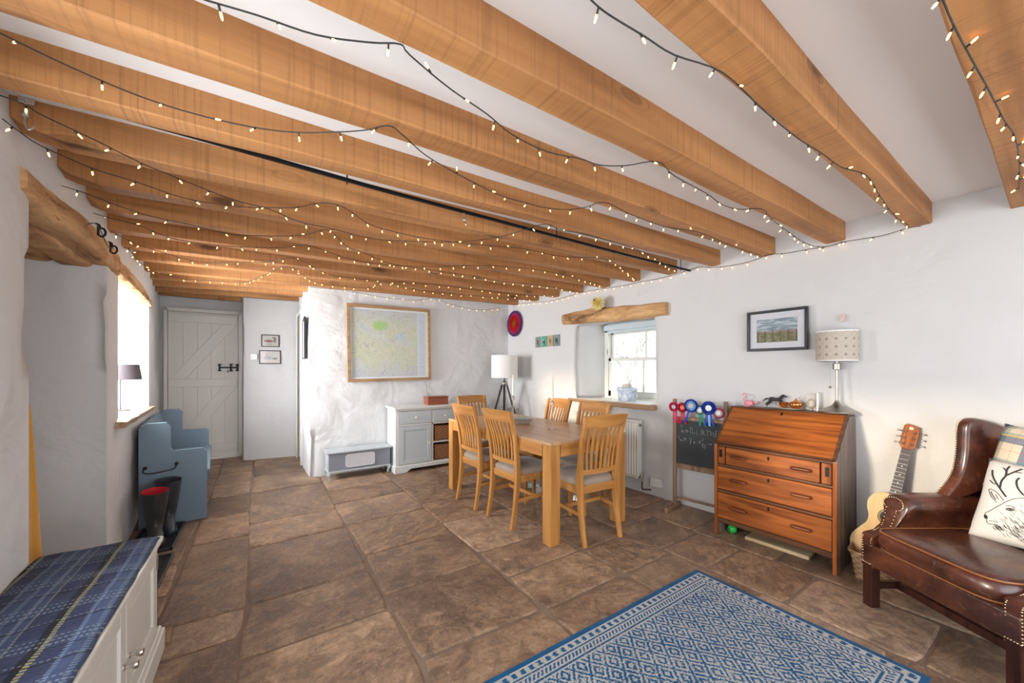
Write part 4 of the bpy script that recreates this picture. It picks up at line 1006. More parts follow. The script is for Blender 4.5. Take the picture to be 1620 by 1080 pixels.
# the blanket, a slightly rumpled sheet that hangs a little over the front edge
bm = BM(); nx, ny = 24, 70; V = []
for i in range(nx + 1):
    row = []
    for j in range(ny + 1):
        u = i / nx; y = yA - .03 + (yB + .004 - yA + .03) * j / ny
        x = -.745 + u * (.745 - .385); z = BZ + .012 + .006 * nz((x, y, 0), 9) + .003 * nz((x, y, 4), 30)
        if u > .93: x = -.385 + .004 * nz((x, y, 0), 12); z -= (u - .93) / .07 * .012
        if j == ny: z -= .006
        row.append(bm.verts.new((x, y, z)))
    V.append(row)
for i in range(nx):
    for j in range(ny): bm.faces.new((V[i][j], V[i + 1][j], V[i + 1][j + 1], V[i][j + 1]))
bmesh.ops.solidify(bm, geom=list(bm.faces), thickness=.010)
tag(obj('plaid_blanket', bm, M_PLAID, smooth=True), 'navy plaid wool blanket with yellow and pale blue stripes folded over the ivory bench', 'blanket')
bm = BM(); bx(bm, -.018, .018, -.03, .03, 0, .055, .004); o = obj('wooden_block', bm, M_EASEL); o.location = (-.375, 2.415, 0); tag(o, 'small pale wooden block on the floor at the corner of the ivory bench', 'block')

# ---------------------------------------------------------------- blue settle
ang_s = math.radians(4.6)
T = thing('settle', 'blue-grey painted wooden settle with stepped ends below the far left window', 'settle', (-.665, 4.905, 0), ang_s)
hwS = .70
def end_panel(y, nm):
    bm = BM(); c = .028
    prism(bm, [(-.215, 0), (.215, 0), (.215, .59), (.215 - c, .622), (-.008, .622), (-.020, .64), (-.020, .855 - c), (-.020 - c, .862), (-.165, .862), (-.215, .82)], 'y', y - .013, y + .013, bev=.003)
    return obj(nm, bm, M_SETTLE, T)
ep = end_panel(-hwS, 'end_panel'); end_panel(hwS, 'end_panel')
bm = BM(); box(bm, (-.150, 0, .60), (.020, 2 * hwS - .03, .50), Matrix.Rotation(math.radians(-14), 3, 'Y'), .003); obj('backrest', bm, M_SETTLE, T)
bm = BM(); bx(bm, -.12, .235, -hwS + .014, hwS - .014, .40, .425, .004); obj('seat', bm, M_SETTLE, T)
bm = BM(); bx(bm, .18, .20, -hwS + .014, hwS - .014, .14, .40, .003); obj('front_panel', bm, M_SETTLE, T)
bm = BM()
for x in (-.175, .015): ball(bm, (x, -hwS - .02, .50 + (.01 if x > 0 else 0)), .014, 2)
tube(bm, smoothpath([(-.175, -hwS - .035, .50), (-.185, -hwS - .04, .47), (-.14, -hwS - .045, .455), (-.05, -hwS - .045, .462), (.005, -hwS - .04, .475), (.015, -hwS - .035, .51)], 5), .0045, 8)
obj('handle', bm, M_BLACK, ep, label='black iron bar handle')

# ---------------------------------------------------------------- boots, trays
M_RUB = plain('black_rubber', (.022, .022, .024), .42, var=.4, scale=20)
M_RUBN = plain('navy_rubber', (.018, .024, .034), .35, var=.5, scale=10)
M_RED = plain('red_lining', (.55, .012, .03), .7)
def boot(loc, rz, h, m, lining, label, lean=0):
    T = thing('wellington_boot', label, 'boot', loc, 0, 'rubber boots by the settle'); T.rotation_euler = (lean, 0, rz)
    def outline(z):     # centre y offset, half width x, half length y
        pts = [(0, .055, .048, .135), (.03, .05, .046, .130), (.06, .035, .044, .112), (.085, .012, .040, .085), (.12, -.012, .050, .068), (.17, -.014, .057, .068), (.25, -.010, .068, .078), (h, -.006, .084, .090)]
        for (a, *A_), (b, *B2) in zip(pts, pts[1:]):
            if z <= b: t = (z - a) / (b - a); return [p + (q - p) * t for p, q in zip(A_, B2)]
        return pts[-1][1:]
    bm = BM(); rings = []
    zs = [0.02 + (h - .02) * i / 26 for i in range(27)]
    for z in zs:
        cy, wx, wy = outline(z); rings.append([(math.cos(2 * PI * j / 28) * wx, cy + math.sin(2 * PI * j / 28) * wy, z + (-0.008 * math.sin(2 * PI * j / 28) if z > h - .01 else 0)) for j in range(28)])
    inner = [[(x * .93, (y + .008) * .93 - .008, z) for x, y, z in r] for r in reversed(rings[10:])]
    loft(bm, rings + inner, mi=0)
    bm.faces.ensure_lookup_table(); obj('shaft', bm, m, T, auto=55)
    bm = BM(); rings = []
    for r in reversed(rings_in(outline, h)): rings.append(r)
    loft(bm, rings, caps=False); obj('lining', bm, lining, T, smooth=True)
    bm = BM(); rings = []
    for z, g in ((0, 0), (.012, .004), (.024, .004), (.026, .0)):
        cy, wx, wy = outline(0.0); rings.append([(math.cos(2 * PI * j / 32) * (wx + g) * (1 + .12 * math.sin(2 * PI * j / 32)), cy + math.sin(2 * PI * j / 32) * (wy + g), z) for j in range(32)])
    loft(bm, rings); obj('sole', bm, m, T, auto=40)
def rings_in(outline, h):
    R = []
    for i in range(8):
        z = h - .22 + .222 * i / 7; cy, wx, wy = outline(z); R.append([(math.cos(2 * PI * j / 28) * wx * .91, cy + math.sin(2 * PI * j / 28) * wy * .91, z + (-0.008 * math.sin(2 * PI * j / 28) if z > h - .01 else 0)) for j in range(28)])
    return R
boot((-.665, 3.84, .0095), PI + .25, .375, M_RUB, M_RED, 'black rubber boot with bright red lining in front of the settle')
boot((-.625, 4.06, .0095), PI + .2, .395, M_RUBN, plain('dark_lining', (.03, .035, .05), .8), 'glossy dark navy rubber boot standing behind the red-lined one', 0.0)
def tray(x0, x1, y0, y1, label, hh=.022, kind='boot_tray'):
    T = thing(kind, label, 'mat', ((x0 + x1) / 2, (y0 + y1) / 2, 0), 0)
    a, b = (x1 - x0) / 2, (y1 - y0) / 2
    bm = BM(); bx(bm, -a, a, -b, b, 0, .006, .002)
    for k in range(int(2 * b / .03)):
        y = -b + .02 + k * .03
        if y < b - .01: bx(bm, -a + .03, a - .03, y, y + .008, .006, .009)
    obj('base', bm, M_RUB, T)
    bm = BM()
    for q in ((-a, -a + .016, -b, b), (a - .016, a, -b, b), (-a, a, -b, -b + .016), (-a, a, b - .016, b)): bx(bm, *q, 0, hh, .004)
    obj('rim', bm, M_RUB, T)
tray(-.795, -.530, 3.60, 4.165, 'black rubber boot tray under the two wellington boots')
tray(-1.20, -.505, 2.86, 3.50, 'black ribbed rubber door mat lying across the recess behind the bench', .02, 'door_mat')

# ---------------------------------------------------------------- lamp on the left window sill
T = thing('table_lamp', 'table lamp with a lilac-grey tapered shade on the far left window sill', 'lamp', (-1.045, 4.72, .938))
bm = BM(); lathe(bm, [(0, 0), (.07, 0), (.07, .006), (.012, .014), (.006, .02), (.005, .26), (.012, .265), (.012, .30), (0, .30)], 20); obj('base', bm, plain('dark_chrome', (.10, .10, .105), .3, .8), T, auto=40)
M_LILAC = plain('lilac_grey_shade', (.085, .070, .080), .8, scale=150, bump=.1)
bm = BM(); lathe(bm, [(.142, .275), (.122, .412), (.120, .412), (.140, .275)], 36); bm2 = bm; obj('lamp_shade', bm, M_LILAC, T, auto=40)
# ---------------------------------------------------------------- tripod floor lamp
T = thing('floor_lamp', 'tripod floor lamp with black legs and a white drum shade in the far corner', 'lamp', (2.99, 4.63, 0))
M_TRI = wood('black_stained_wood', (.008, .007, .007), (.035, .030, .028), 'z', 2, .4)
for a in (180, -66, 58):
    c, s = math.cos(math.radians(a)), math.sin(math.radians(a)); bm = BM()
    for o_ in (-.009, .009): bar(bm, [(c * .40 - s * o_, s * .40 + c * o_, 0.0), (c * .035 - s * o_, s * .035 + c * o_, 1.10)], .016, .014, (-s, c, 0))
    bar(bm, [(c * .405, s * .405, .0), (c * .22, s * .22, .54)], .018, .014, (-s, c, 0)); box(bm, (c * .225, s * .225, .53), (.03, .045, .03), math.radians(a), .004)
    obj('leg', bm, M_TRI, T)
bm = BM(); lathe(bm, [(0, 1.07), (.045, 1.07), (.05, 1.08), (.05, 1.115), (.02, 1.125), (.012, 1.14), (.012, 1.24), (0, 1.24)], 18); tube(bm, [(0, 0, .62), (0, 0, 1.08)], .0035, 6); obj('head', bm, M_NICKEL, T, auto=40)
bm = BM(); lathe(bm, [(.195, 1.185), (.195, 1.515), (.193, 1.515), (.193, 1.185)], 48); 
obj('lamp_shade', bm, M_LINEN, T, auto=40)
bm = BM()
for a in range(3): tube(bm, [(0, 0, 1.23), (.193 * math.cos(a * 2.1), .193 * math.sin(a * 2.1), 1.22)], .002, 5)
obj('shade_ring', bm, M_NICKEL, T)
# ---------------------------------------------------------------- bureau lamp
T = thing('table_lamp', 'brushed nickel table lamp with a beige diamond-patterned drum shade on the bureau', 'lamp', (3.345, .885, .999))
bm = BM(); lathe(bm, [(0, 0), (.100, 0), (.103, .006), (.100, .014), (.060, .034), (.030, .052), (.016, .072), (.0105, .085), (.0085, .095), (.0085, .30), (.024, .305), (.024, .345), (.012, .35), (.012, .38), (0, .38)], 36); obj('base', bm, M_NICKEL, T, auto=40)
tt = NT('beige_diamond_shade'); X_, Y_, Z_ = tt.sep(); an = tt.math('ARCTAN2', Y_, X_)
uu = tt.math('MULTIPLY', an, 14 / (2 * PI)); vv_ = tt.math('DIVIDE', tt.math('SUBTRACT', Z_, .38), .054)
du = tt.math('ABSOLUTE', tt.math('SUBTRACT', tt.math('FRACT', tt.math('ADD', uu, 20)), .5)); dv = tt.math('ABSOLUTE', tt.math('SUBTRACT', tt.math('FRACT', tt.math('ADD', vv_, 20)), .5))
dd = tt.math('ADD', du, dv); fl_ = tt.fr(dd, .14, .22, .75, 0); ln = tt.fr(tt.math('ABSOLUTE', tt.math('SUBTRACT', dd, .5)), .02, .06, .35, 0)
cc_ = tt.mix(tt.noise(scale=70, detail=4), (.42, .36, .29), (.60, .53, .45)); cc_ = tt.mix(fl_, cc_, (.22, .17, .13)); cc_ = tt.mix(ln, cc_, (.66, .60, .52))
M_DSH = tt.out(cc_, .85)
bm = BM(); lathe(bm, [(.115, .362), (.115, .572), (.113, .572), (.113, .362)], 44); sh = obj('lamp_shade', bm, M_DSH, T, auto=40)
for z in (.3615, .565):
    bm = BM(); lathe(bm, [(.1158, z), (.1158, z + .009), (.1150, z + .009), (.1150, z)], 44); obj('shade_band', bm, M_LINEN, sh)
bm = BM(); tube(bm, [(-.025, .028, .33), (-.026, .03, .20), (-.026, .03, .188)], .0012, 5); ball(bm, (-.026, .03, .18), .009); obj('pull_chain', bm, M_NICKEL, T)

# ---------------------------------------------------------------- ornaments on the bureau
OZ = .9995
M_FLAM = plain('pink_flamingo', (.80, .30, .33), .4)
T = thing('flamingo_ornament', 'small pink flamingo ornament at the left end of the bureau top', 'ornament', (3.335, 1.455, OZ), -.1)
bm = BM(); ball(bm, (0, -.008, .026), .030, 3, sc=(.8, 1.35, .85)); tube(bm, smoothpath([(0, -.045, .03), (0, -.075, .04)], 4), [.016, .014, .011, .008, .004], 8); lathe(bm, [(0, 0), (.022, 0), (.018, .006), (0, .01)], 14); obj('body', bm, M_FLAM, T, smooth=True)
bm = BM(); tube(bm, smoothpath([(0, .018, .035), (0, .034, .055), (0, .018, .078), (0, .014, .095), (0, .028, .105), (0, .040, .096)], 5), .0062, 8); tube(bm, [(0, .040, .096), (0, .046, .085)], [.005, .002], 6); obj('neck', bm, M_FLAM, T, smooth=True)
M_HORSE = plain('dark_bay_horse', (.030, .026, .030), .45)
T = thing('horse_figurine', 'small dark galloping horse figurine behind the copper cup on the bureau', 'figurine', (3.385, 1.275, OZ), 0)
def limb(bm, pts, rs): tube(bm, smoothpath(pts, 3), [rs[0] + (rs[1] - rs[0]) * i / (3 * (len(pts) - 1)) for i in range(3 * (len(pts) - 1) + 1)], 8)
bm = BM(); hzv = .066
tube(bm, smoothpath([(0, .042, hzv - .002), (0, .025, hzv + .004), (0, .0, hzv), (0, -.022, hzv + .003), (0, -.036, hzv + .006)], 4), [.008, .012, .0145, .0155, .0150, .0145, .014, .0135, .0135, .014, .0150, .0155, .015, .0145, .0135, .011, .008], 10)
tube(bm, smoothpath([(0, -.030, hzv + .008), (0, -.046, hzv + .022), (0, -.055, hzv + .032)], 3), [.012, .011, .010, .009, .008, .0075, .007], 8)
tube(bm, smoothpath([(0, -.052, hzv + .034), (0, -.066, hzv + .030), (0, -.078, hzv + .023)], 3), [.007, .0075, .0075, .006, .005, .0045, .004], 8)
limb(bm, [(.006, -.030, hzv), (.006, -.046, hzv - .018), (.006, -.035, hzv - .036)], (.008, .0025)); limb(bm, [(-.006, -.028, hzv), (-.006, -.036, hzv - .022), (-.006, -.048, hzv - .040)], (.008, .0025))
limb(bm, [(.007, .034, hzv), (.007, .046, hzv - .020), (.007, .064, hzv - .034), (.007, .072, hzv - .048)], (.011, .0025)); limb(bm, [(-.007, .034, hzv), (-.007, .036, hzv - .022), (-.007, .052, hzv - .040), (-.007, .056, hzv - .058)], (.011, .0025))
tube(bm, smoothpath([(0, .044, hzv + .004), (0, .062, hzv + .004), (0, .080, hzv - .008), (0, .092, hzv - .022)], 3), [.003, .004, .0055, .006, .006, .005, .004, .003, .002, .001], 6)
obj('body', bm, M_HORSE, T, smooth=True)
bm = BM(); tube(bm, smoothpath([(0, -.028, hzv + .020), (0, -.044, hzv + .034), (0, -.054, hzv + .041)], 3), .0035, 5); obj('mane', bm, M_BLACK, T)
bm = BM(); bx(bm, -.015, .015, -.05, .06, 0, .004); tube(bm, [(0, .0, .0), (0, 0, hzv - .01)], .0018, 6); obj('stand', bm, M_PGLASS, T)
T = thing('greeting_card', 'pale blank card standing against the wall behind the horse figurine', 'card', (3.425, 1.215, OZ)); bm = BM(); bx(bm, -.001, .0, -.105, .105, 0, .112); bx(bm, -.014, -.013, -.105, .105, 0, .0); 
obj('card', bm, plain('pale_card', (.68, .68, .68), .7), T)
M_COPPER = plain('polished_copper', (.80, .33, .10), .16, 1.0, var=.1)
T = thing('copper_cup', 'polished copper cup on the white plate on the bureau', 'cup', (3.345, 1.205, OZ + .010))
bm = BM(); lathe(bm, [(0, 0), (.016, 0), (.018, .004), (.028, .018), (.033, .038), (.035, .040), (.031, .038), (.026, .018), (.014, .006), (0, .006)], 24); obj('body', bm, M_COPPER, T, auto=50)
bm = BM(); tube(bm, smoothpath([(0, .030, .034), (0, .048, .036), (0, .050, .022), (0, .028, .014)], 5), .0028, 8); obj('handle', bm, M_COPPER, T)
T = thing('copper_pot', 'round ribbed copper pot with a lid on the white plate on the bureau', 'pot', (3.345, 1.125, OZ + .010))
bm = BM(); lathe(bm, [(0, 0), (.020, 0), (.034, .012), (.040, .028), (.034, .046), (.022, .054), (0, .054)], 40, wav=lambda a, z: .05 * math.cos(10 * a)); obj('body', bm, M_COPPER, T, auto=60)
bm = BM(); lathe(bm, [(0, .053), (.022, .054), (.012, .062), (.004, .066), (.006, .072), (0, .075)], 20); obj('lid', bm, M_COPPER, T, auto=50)
bm = BM(); tube(bm, smoothpath([(0, -.004, .070), (.0, -.018, .080), (0, -.026, .096)], 4), .002, 6); obj('spoon', bm, M_CHROME, T)
bm = BM(); lathe(bm, [(0, 0), (.05, 0), (.088, .008), (.090, .010), (.086, .010), (.05, .005), (0, .005)], 32, M=Matrix.Diagonal((.72, 1.05, 1, 1))); o = obj('plate', bm, M_CREAM, auto=40); o.location = (3.345, 1.165, OZ); tag(o, 'small cream plate under the two copper pieces', 'plate')
T = thing('egg_ornament', 'speckled stone egg on a thin stand in front of a white card', 'ornament', (3.355, 1.035, OZ))
bm = BM(); rings = []
lathe(bm, [(0, .016), (.012, .018), (.024, .030), (.028, .046), (.024, .068), (.014, .084), (0, .090)], 24); obj('egg', bm, plain('speckled_stone', (.46, .42, .34), .6, var=.6, scale=60), T, auto=60)
bm = BM(); tube(bm, [(.012, -.01, 0), (.006, -.006, .022)], .0015, 5); tube(bm, [(-.012, -.01, 0), (-.006, -.006, .022)], .0015, 5); tube(bm, [(0, .014, 0), (0, .008, .022)], .0015, 5); obj('stand', bm, M_BLACK, T)
M_CARD2 = NT('leaf_card'); c_ = M_CARD2.mix(M_CARD2.fr(M_CARD2.noise(scale=22, detail=3), .55, .60, 0, .35), (.74, .73, .70), (.55, .36, .33)); M_CARD2m = M_CARD2.out(c_, .6)
T = thing('greeting_card', 'white folded card standing open behind the speckled egg', 'card', (3.405, 1.035, OZ), 0); bm = BM(); bar(bm, [(.0, .045, .055), (.012, 0, .055)], .11, .0012, (0, 0, 1)); bar(bm, [(.012, 0, .055), (.0, -.045, .055)], .11, .0012, (0, 0, 1)); obj('card', bm, M_CARD2m, T)
T = thing('slim_book', 'slim white book standing upright beside the lamp base on the bureau', 'book', (3.405, .998, OZ), .0); bm = BM(); bx(bm, -.05, .05, -.007, .007, 0, .135, .001); obj('cover', bm, plain('off_white_cover', (.72, .70, .67), .5), T); bm = BM(); bx(bm, -.051, -.048, -.005, .005, .003, .132); obj('pages', bm, M_LINEN, T)
T = thing('slim_book', 'slim pinkish book standing upright left of the white one on the bureau', 'book', (3.385, .968 + .055, OZ), .05)
T.location = (3.40, .9735, OZ); bm = BM(); bx(bm, -.04, .04, -.005, .005, 0, .128, .001); obj('cover', bm, plain('dusty_pink_cover', (.50, .36, .33), .5), T)
T.location = (3.40, 1.0155, OZ); T.rotation_euler = (0, 0, .05)

# ---------------------------------------------------------------- things on and under the table
T = thing('bowl', 'wide white patterned bowl of glass trinkets on the dining table', 'bowl', (2.19, 3.04, .7655)); bm = BM(); lathe(bm, [(0, 0), (.055, 0), (.06, .006), (.085, .03), (.118, .050), (.122, .052), (.116, .051), (.08, .032), (.05, .012), (0, .010)], 36); obj('body', bm, plain('speckled_ceramic', (.62, .56, .50), .35, var=.2, scale=18), T, auto=45)
M_AQUA = plain('aqua_glass', (.35, .66, .62), .15)
for k in range(7):
    a = k * .95; bm = BM(); ball(bm, (0, 0, 0), .020, 2, sc=(1.2, .9, .7)); o = obj('glass_pebble', bm, M_AQUA, smooth=True); r_ = .0 if k == 0 else .045
    o.location = (2.19 + math.cos(a) * r_, 3.04 + math.sin(a) * r_, .7655 + .036 + (.008 if k == 0 else 0)); tag(o, 'aqua glass pebble in the white bowl on the dining table', 'pebble', 'aqua pebbles in the table bowl')
def candlestick(x, y, label, l2):
    T = thing('candlestick', label, 'candlestick', (x, y, .7655)); bm = BM()
    lathe(bm, [(0, 0), (.045, 0), (.046, .003), (.03, .007), (.008, .016), (.004, .03), (.004, .20), (.006, .215), (.015, .225), (.019, .237), (.015, .249), (.008, .256), (.014, .270), (0, .268)], 24); obj('stem', bm, M_PGLASSC, T, auto=50)
    bm = BM(); lathe(bm, [(0, 0), (.0105, 0), (.0095, .12), (.004, .215), (0, .217)], 14); o = obj('taper_candle', bm, M_WAX, auto=40); o.location = (x, y, .7655 + .271); tag(o, l2, 'candle', 'tall taper candles')
M_PGLASSC = plain('pink_clear_glass', (.86, .76, .74), .05, Transmission_Weight=.85, IOR=1.35); M_WAX = plain('pale_wax', (.74, .73, .62), .5)
candlestick(2.175, 2.57, 'tall clear glass candlestick nearer the camera on the dining table', 'white taper candle in the nearer glass candlestick')
candlestick(2.175, 3.20, 'tall clear glass candlestick behind the bowl on the dining table', 'white taper candle in the candlestick behind the bowl')
T = thing('pet_bowl', 'steel feeding bowl on the floor under the window end of the table', 'bowl', (2.70, 2.76, 0)); bm = BM(); lathe(bm, [(0, 0), (.12, 0), (.105, .045), (.112, .048), (.095, .045), (.09, .012), (0, .010)], 32); obj('body', bm, M_CHROME, T, auto=40)
bm = BM(); lathe(bm, [(0, 0), (.05, 0), (.085, .012), (.086, .014), (.05, .006), (0, .006)], 24); o = obj('dish', bm, M_AQUA, auto=40); o.location = (2.50, 3.30, 0); tag(o, 'pale green dish on the floor under the table', 'dish')
bm = BM(); rings = []; ball(bm, (0, 0, .03), .05, 3, sc=(1.2, .8, .6))
for v in bm.verts: v.co += nvec(v.co, 30) * .014
for v in bm.verts: v.co.z = max(v.co.z, 0.0)
o = obj('crumpled_paper', bm, plain('white_paper', (.74, .75, .76), .7)); o.location = (2.43, 3.08, 0); tag(o, 'crumpled white paper on the floor under the table', 'paper')
# vase on the window sill
T = thing('vase', 'mottled blue and white stoneware jar with a cork-coloured neck on the window sill', 'vase', (3.56, 2.86, .942))
tv = NT('mottled_glaze'); cv = tv.ramp(tv.noise(scale=14, detail=5, dist=1.0), [(.35, (.72, .76, .80)), (.50, (.50, .58, .68)), (.66, (.30, .40, .54))]); M_VASE = tv.out(cv, .35)
bm = BM(); lathe(bm, [(0, 0), (.095, 0), (.100, .008), (.104, .06), (.118, .125), (.120, .14), (.108, .155), (.06, .160), (0, .16)], 40); obj('body', bm, M_VASE, T, auto=50)
bm = BM(); lathe(bm, [(.054, .158), (.054, .188), (.046, .190), (.046, .160)], 28); obj('neck', bm, plain('clay_neck', (.62, .50, .40), .7), T, auto=40)

# ---------------------------------------------------------------- wall pictures
M_BLKF = wood('black_stained_frame', (.006, .006, .007), (.025, .025, .028), 'x', 2, .35)
M_OAKF = wood('pale_oak_frame', (.26, .14, .06), (.46, .28, .13), 'x', 2, .45)
M_MOUNT = plain('pale_lilac_mount', (.66, .66, .70), .7, var=.02)
def picture(name, label, cat, loc, rz, w, h, fw, fd, mf, art, mount=0, mm=None, group=None, tilt=0, glass=True):
    T = thing(name, label, cat, loc, rz, group); T.rotation_euler = (0, tilt, rz)
    bm = BM()
    for q in ((-w / 2, w / 2, h / 2 - fw, h / 2), (-w / 2, w / 2, -h / 2, -h / 2 + fw), (-w / 2, -w / 2 + fw, -h / 2 + fw, h / 2 - fw), (w / 2 - fw, w / 2, -h / 2 + fw, h / 2 - fw)): bx(bm, q[0], q[1], -fd, 0, q[2], q[3], .0025)
    obj('frame', bm, mf, T)
    iw, ih = w / 2 - fw, h / 2 - fw
    if mount:
        bm = BM(); y = -.006
        for q in ((-iw, iw, ih - mount, ih), (-iw, iw, -ih, -ih + mount), (-iw, -iw + mount, -ih + mount, ih - mount), (iw - mount, iw, -ih + mount, ih - mount)): bx(bm, q[0], q[1], y, y + .002, q[2], q[3])
        obj('mount', bm, mm, T)
        iw -= mount; ih -= mount
    bm = BM(); bx(bm, -iw - .002, iw + .002, -.004, -.002, -ih - .002, ih + .002); obj('print', bm, art, T)
    if glass:
        bm = BM(); bx(bm, -w / 2 + fw, w / 2 - fw, -.010, -.009, -h / 2 + fw, h / 2 - fw); obj('glass', bm, M_PGL, T)
    return T
M_PGL = thin_glass('thin_picture_glass', .03)
# map print
tm = NT('regional_map_print'); X_, Y_, Z_ = tm.sep()
f1 = tm.noise(scale=3.2, detail=4, dist=.4); f2 = tm.noise(scale=55, detail=6, rough=.7)
cm = tm.ramp(f1, [(.30, (.46, .50, .58)), (.42, (.56, .59, .52)), (.52, (.55, .58, .40)), (.62, (.60, .60, .44)), (.75, (.50, .54, .56))])
gx_ = tm.math('DIVIDE', tm.math('ADD', X_, .13), .13); gz_ = tm.math('DIVIDE', tm.math('SUBTRACT', Z_, .24), .075)
g_ = tm.math('ADD', tm.math('ADD', tm.math('MULTIPLY', gx_, gx_), tm.math('MULTIPLY', gz_, gz_)), tm.math('MULTIPLY', tm.noise(scale=18, detail=4), 1.4)); cm = tm.mix(tm.fr(g_, 1.0, 1.7, .8, 0), cm, (.30, .56, .12))
bx_ = tm.math('DIVIDE', tm.math('SUBTRACT', X_, .12), .09); bz_ = tm.math('DIVIDE', tm.math('SUBTRACT', Z_, .10), .07)
b_ = tm.math('ADD', tm.math('ADD', tm.math('MULTIPLY', bx_, bx_), tm.math('MULTIPLY', bz_, bz_)), tm.math('MULTIPLY', tm.noise(scale=25, detail=4), 1.4)); cm = tm.mix(tm.fr(b_, .9, 1.6, .55, 0), cm, (.42, .58, .74))
cm = tm.mix(tm.fr(tm.math('ADD', tm.math('ABSOLUTE', Z_), tm.math('MULTIPLY', f1, .3)), .42, .60, 0, .6), cm, (.48, .50, .60)); cm = tm.mix(tm.fr(f2, .50, .60, 0, .5), cm, (.34, .38, .48))
rd = tm.math('ABSOLUTE', tm.math('SUBTRACT', tm.noise(scale=5.5, detail=3, dist=.8), .5)); cm = tm.mix(tm.fr(rd, .004, .010, .55, 0), cm, (.30, .30, .36))
rd2 = tm.math('ABSOLUTE', tm.math('SUBTRACT', tm.noise(tm.map(loc=(3, 1, 7)), scale=9, detail=3, dist=.8), .5)); cm = tm.mix(tm.fr(rd2, .006, .014, .30, 0), cm, (.55, .40, .36))
side = tm.math('GREATER_THAN', X_, .365); cm = tm.mix(side, cm, (.56, .62, .68))
txt = tm.math('MULTIPLY', tm.math('GREATER_THAN', tm.math('SINE', tm.math('MULTIPLY', Z_, 260.0)), .0), tm.math('MULTIPLY', tm.math('GREATER_THAN', X_, .40), tm.math('LESS_THAN', X_, .475)))
cm = tm.mix(tm.math('MULTIPLY', txt, tm.fr(tm.noise(scale=30), .4, .6, .1, .5)), cm, (.30, .32, .38))
edge = tm.math('MAXIMUM', tm.math('GREATER_THAN', tm.math('ABSOLUTE', Z_), .440), tm.math('GREATER_THAN', tm.math('ABSOLUTE', X_), .490)); cm = tm.mix(edge, cm, (.66, .70, .72))
M_MAP = tm.out(cm, .45)
picture('framed_map', 'large oak-framed regional map on the rough back wall above the grey cabinet', 'picture', (1.45, 5.072, 1.652), 0, 1.105, 1.00, .038, .03, M_OAKF, M_MAP, tilt=math.radians(-.8), glass=False)
# landscape painting
tl = NT('moorland_print'); X_, Y_, Z_ = tl.sep(); n_ = tl.noise(tl.map((1.5, 1, 9)), scale=7, detail=6, rough=.6, dist=1.0)
sky_ = tl.ramp(n_, [(.3, (.06, .10, .13)), (.5, (.26, .34, .38)), (.62, (.55, .62, .62))]); n2_ = tl.noise(tl.map((2, 1, 6)), scale=14, detail=6, rough=.7)
lnd = tl.ramp(n2_, [(.35, (.045, .05, .02)), (.5, (.16, .15, .05)), (.65, (.34, .32, .13))]); hz_ = tl.math('ADD', Z_, tl.math('MULTIPLY', tl.noise(scale=6), .03))
cl = tl.mix(tl.math('LESS_THAN', hz_, .0), sky_, lnd); cl = tl.mix(tl.math('MULTIPLY', tl.math('LESS_THAN', tl.math('ABSOLUTE', tl.math('SUBTRACT', hz_, .004)), .010), .7), cl, (.22, .12, .07))
ps = tl.math('MULTIPLY', tl.math('LESS_THAN', tl.math('ABSOLUTE', tl.math('SUBTRACT', tl.math('FRACT', tl.math('MULTIPLY', X_, 19)), .5)), .07), tl.math('LESS_THAN', tl.math('ABSOLUTE', tl.math('ADD', Z_, .045)), .045)); cl = tl.mix(tl.math('MULTIPLY', ps, .8), cl, (.03, .03, .02))
M_LAND = tl.out(cl, .4)
picture('framed_painting', 'black-framed moorland landscape painting with a pale mount above the bureau', 'picture', (3.366, 1.26, 1.613), -PI / 2, .415, .322, .020, .024, M_BLKF, M_LAND, .048, M_MOUNT)
def sketch(name, blobs, base, dark):
    t = NT(name); X_, Y_, Z_ = t.sep(); n = t.noise(scale=45, detail=5); c = base
    for (x, z, a, b, col, k) in blobs:
        u = t.math('DIVIDE', t.math('SUBTRACT', X_, x), a); v = t.math('DIVIDE', t.math('SUBTRACT', Z_, z), b)
        r = t.math('ADD', t.math('ADD', t.math('MULTIPLY', u, u), t.math('MULTIPLY', v, v)), t.math('MULTIPLY', n, .9)); c = t.mix(t.fr(r, 1.0, 1.3, k, 0), c, col)
    c = t.mix(t.fr(t.noise(scale=90, detail=4), .58, .66, 0, .25), c, dark)
    return t.out(c, .6)
M_SK1 = sketch('brown_dog_sketch', [(-.02, -.005, .075, .022, (.26, .06, .04), .9), (.055, .015, .022, .05, (.14, .12, .12), .8), (-.02, -.05, .08, .012, (.30, .28, .27), .6), (.04, .045, .03, .012, (.12, .1, .1), .7)], (.56, .54, .50), (.25, .22, .2))
M_SK2 = sketch('grey_sheep_sketch', [(-.03, -.01, .065, .035, (.44, .46, .50), .9), (-.045, .03, .012, .045, (.40, .40, .40), .8), (.06, -.02, .04, .018, (.20, .20, .20), .8), (.03, .03, .04, .02, (.52, .58, .60), .8)], (.66, .60, .57), (.3, .3, .3))
rz_ = math.atan2(6.40 - 6.58, .88 + .225)
picture('framed_sketch', 'small black-framed sketch of a brown animal, the upper of two beside the plank door', 'picture', (.115, 6.515, 1.728), rz_, .225, .178, .011, .014, M_BLKF, M_SK1, group='framed sketches by the door')
picture('framed_sketch', 'small black-framed pale sketch, the lower and wider of two beside the plank door', 'picture', (.112, 6.515, 1.488), rz_, .270, .200, .012, .014, M_BLKF, M_SK2, group='framed sketches by the door')
M_SK3 = sketch('green_field_print', [(0, -.12, .2, .09, (.20, .26, .10), .9), (0, .12, .25, .1, (.34, .42, .50), .8)], (.50, .54, .58), (.2, .25, .2))
picture('framed_print', 'black-framed print hung on the alcove side wall beside the inner doorway', 'picture', (.468, 5.44, 1.70), -PI / 2 - .04, .46, .52, .018, .022, M_BLKF, M_SK3, .04, M_MOUNT)
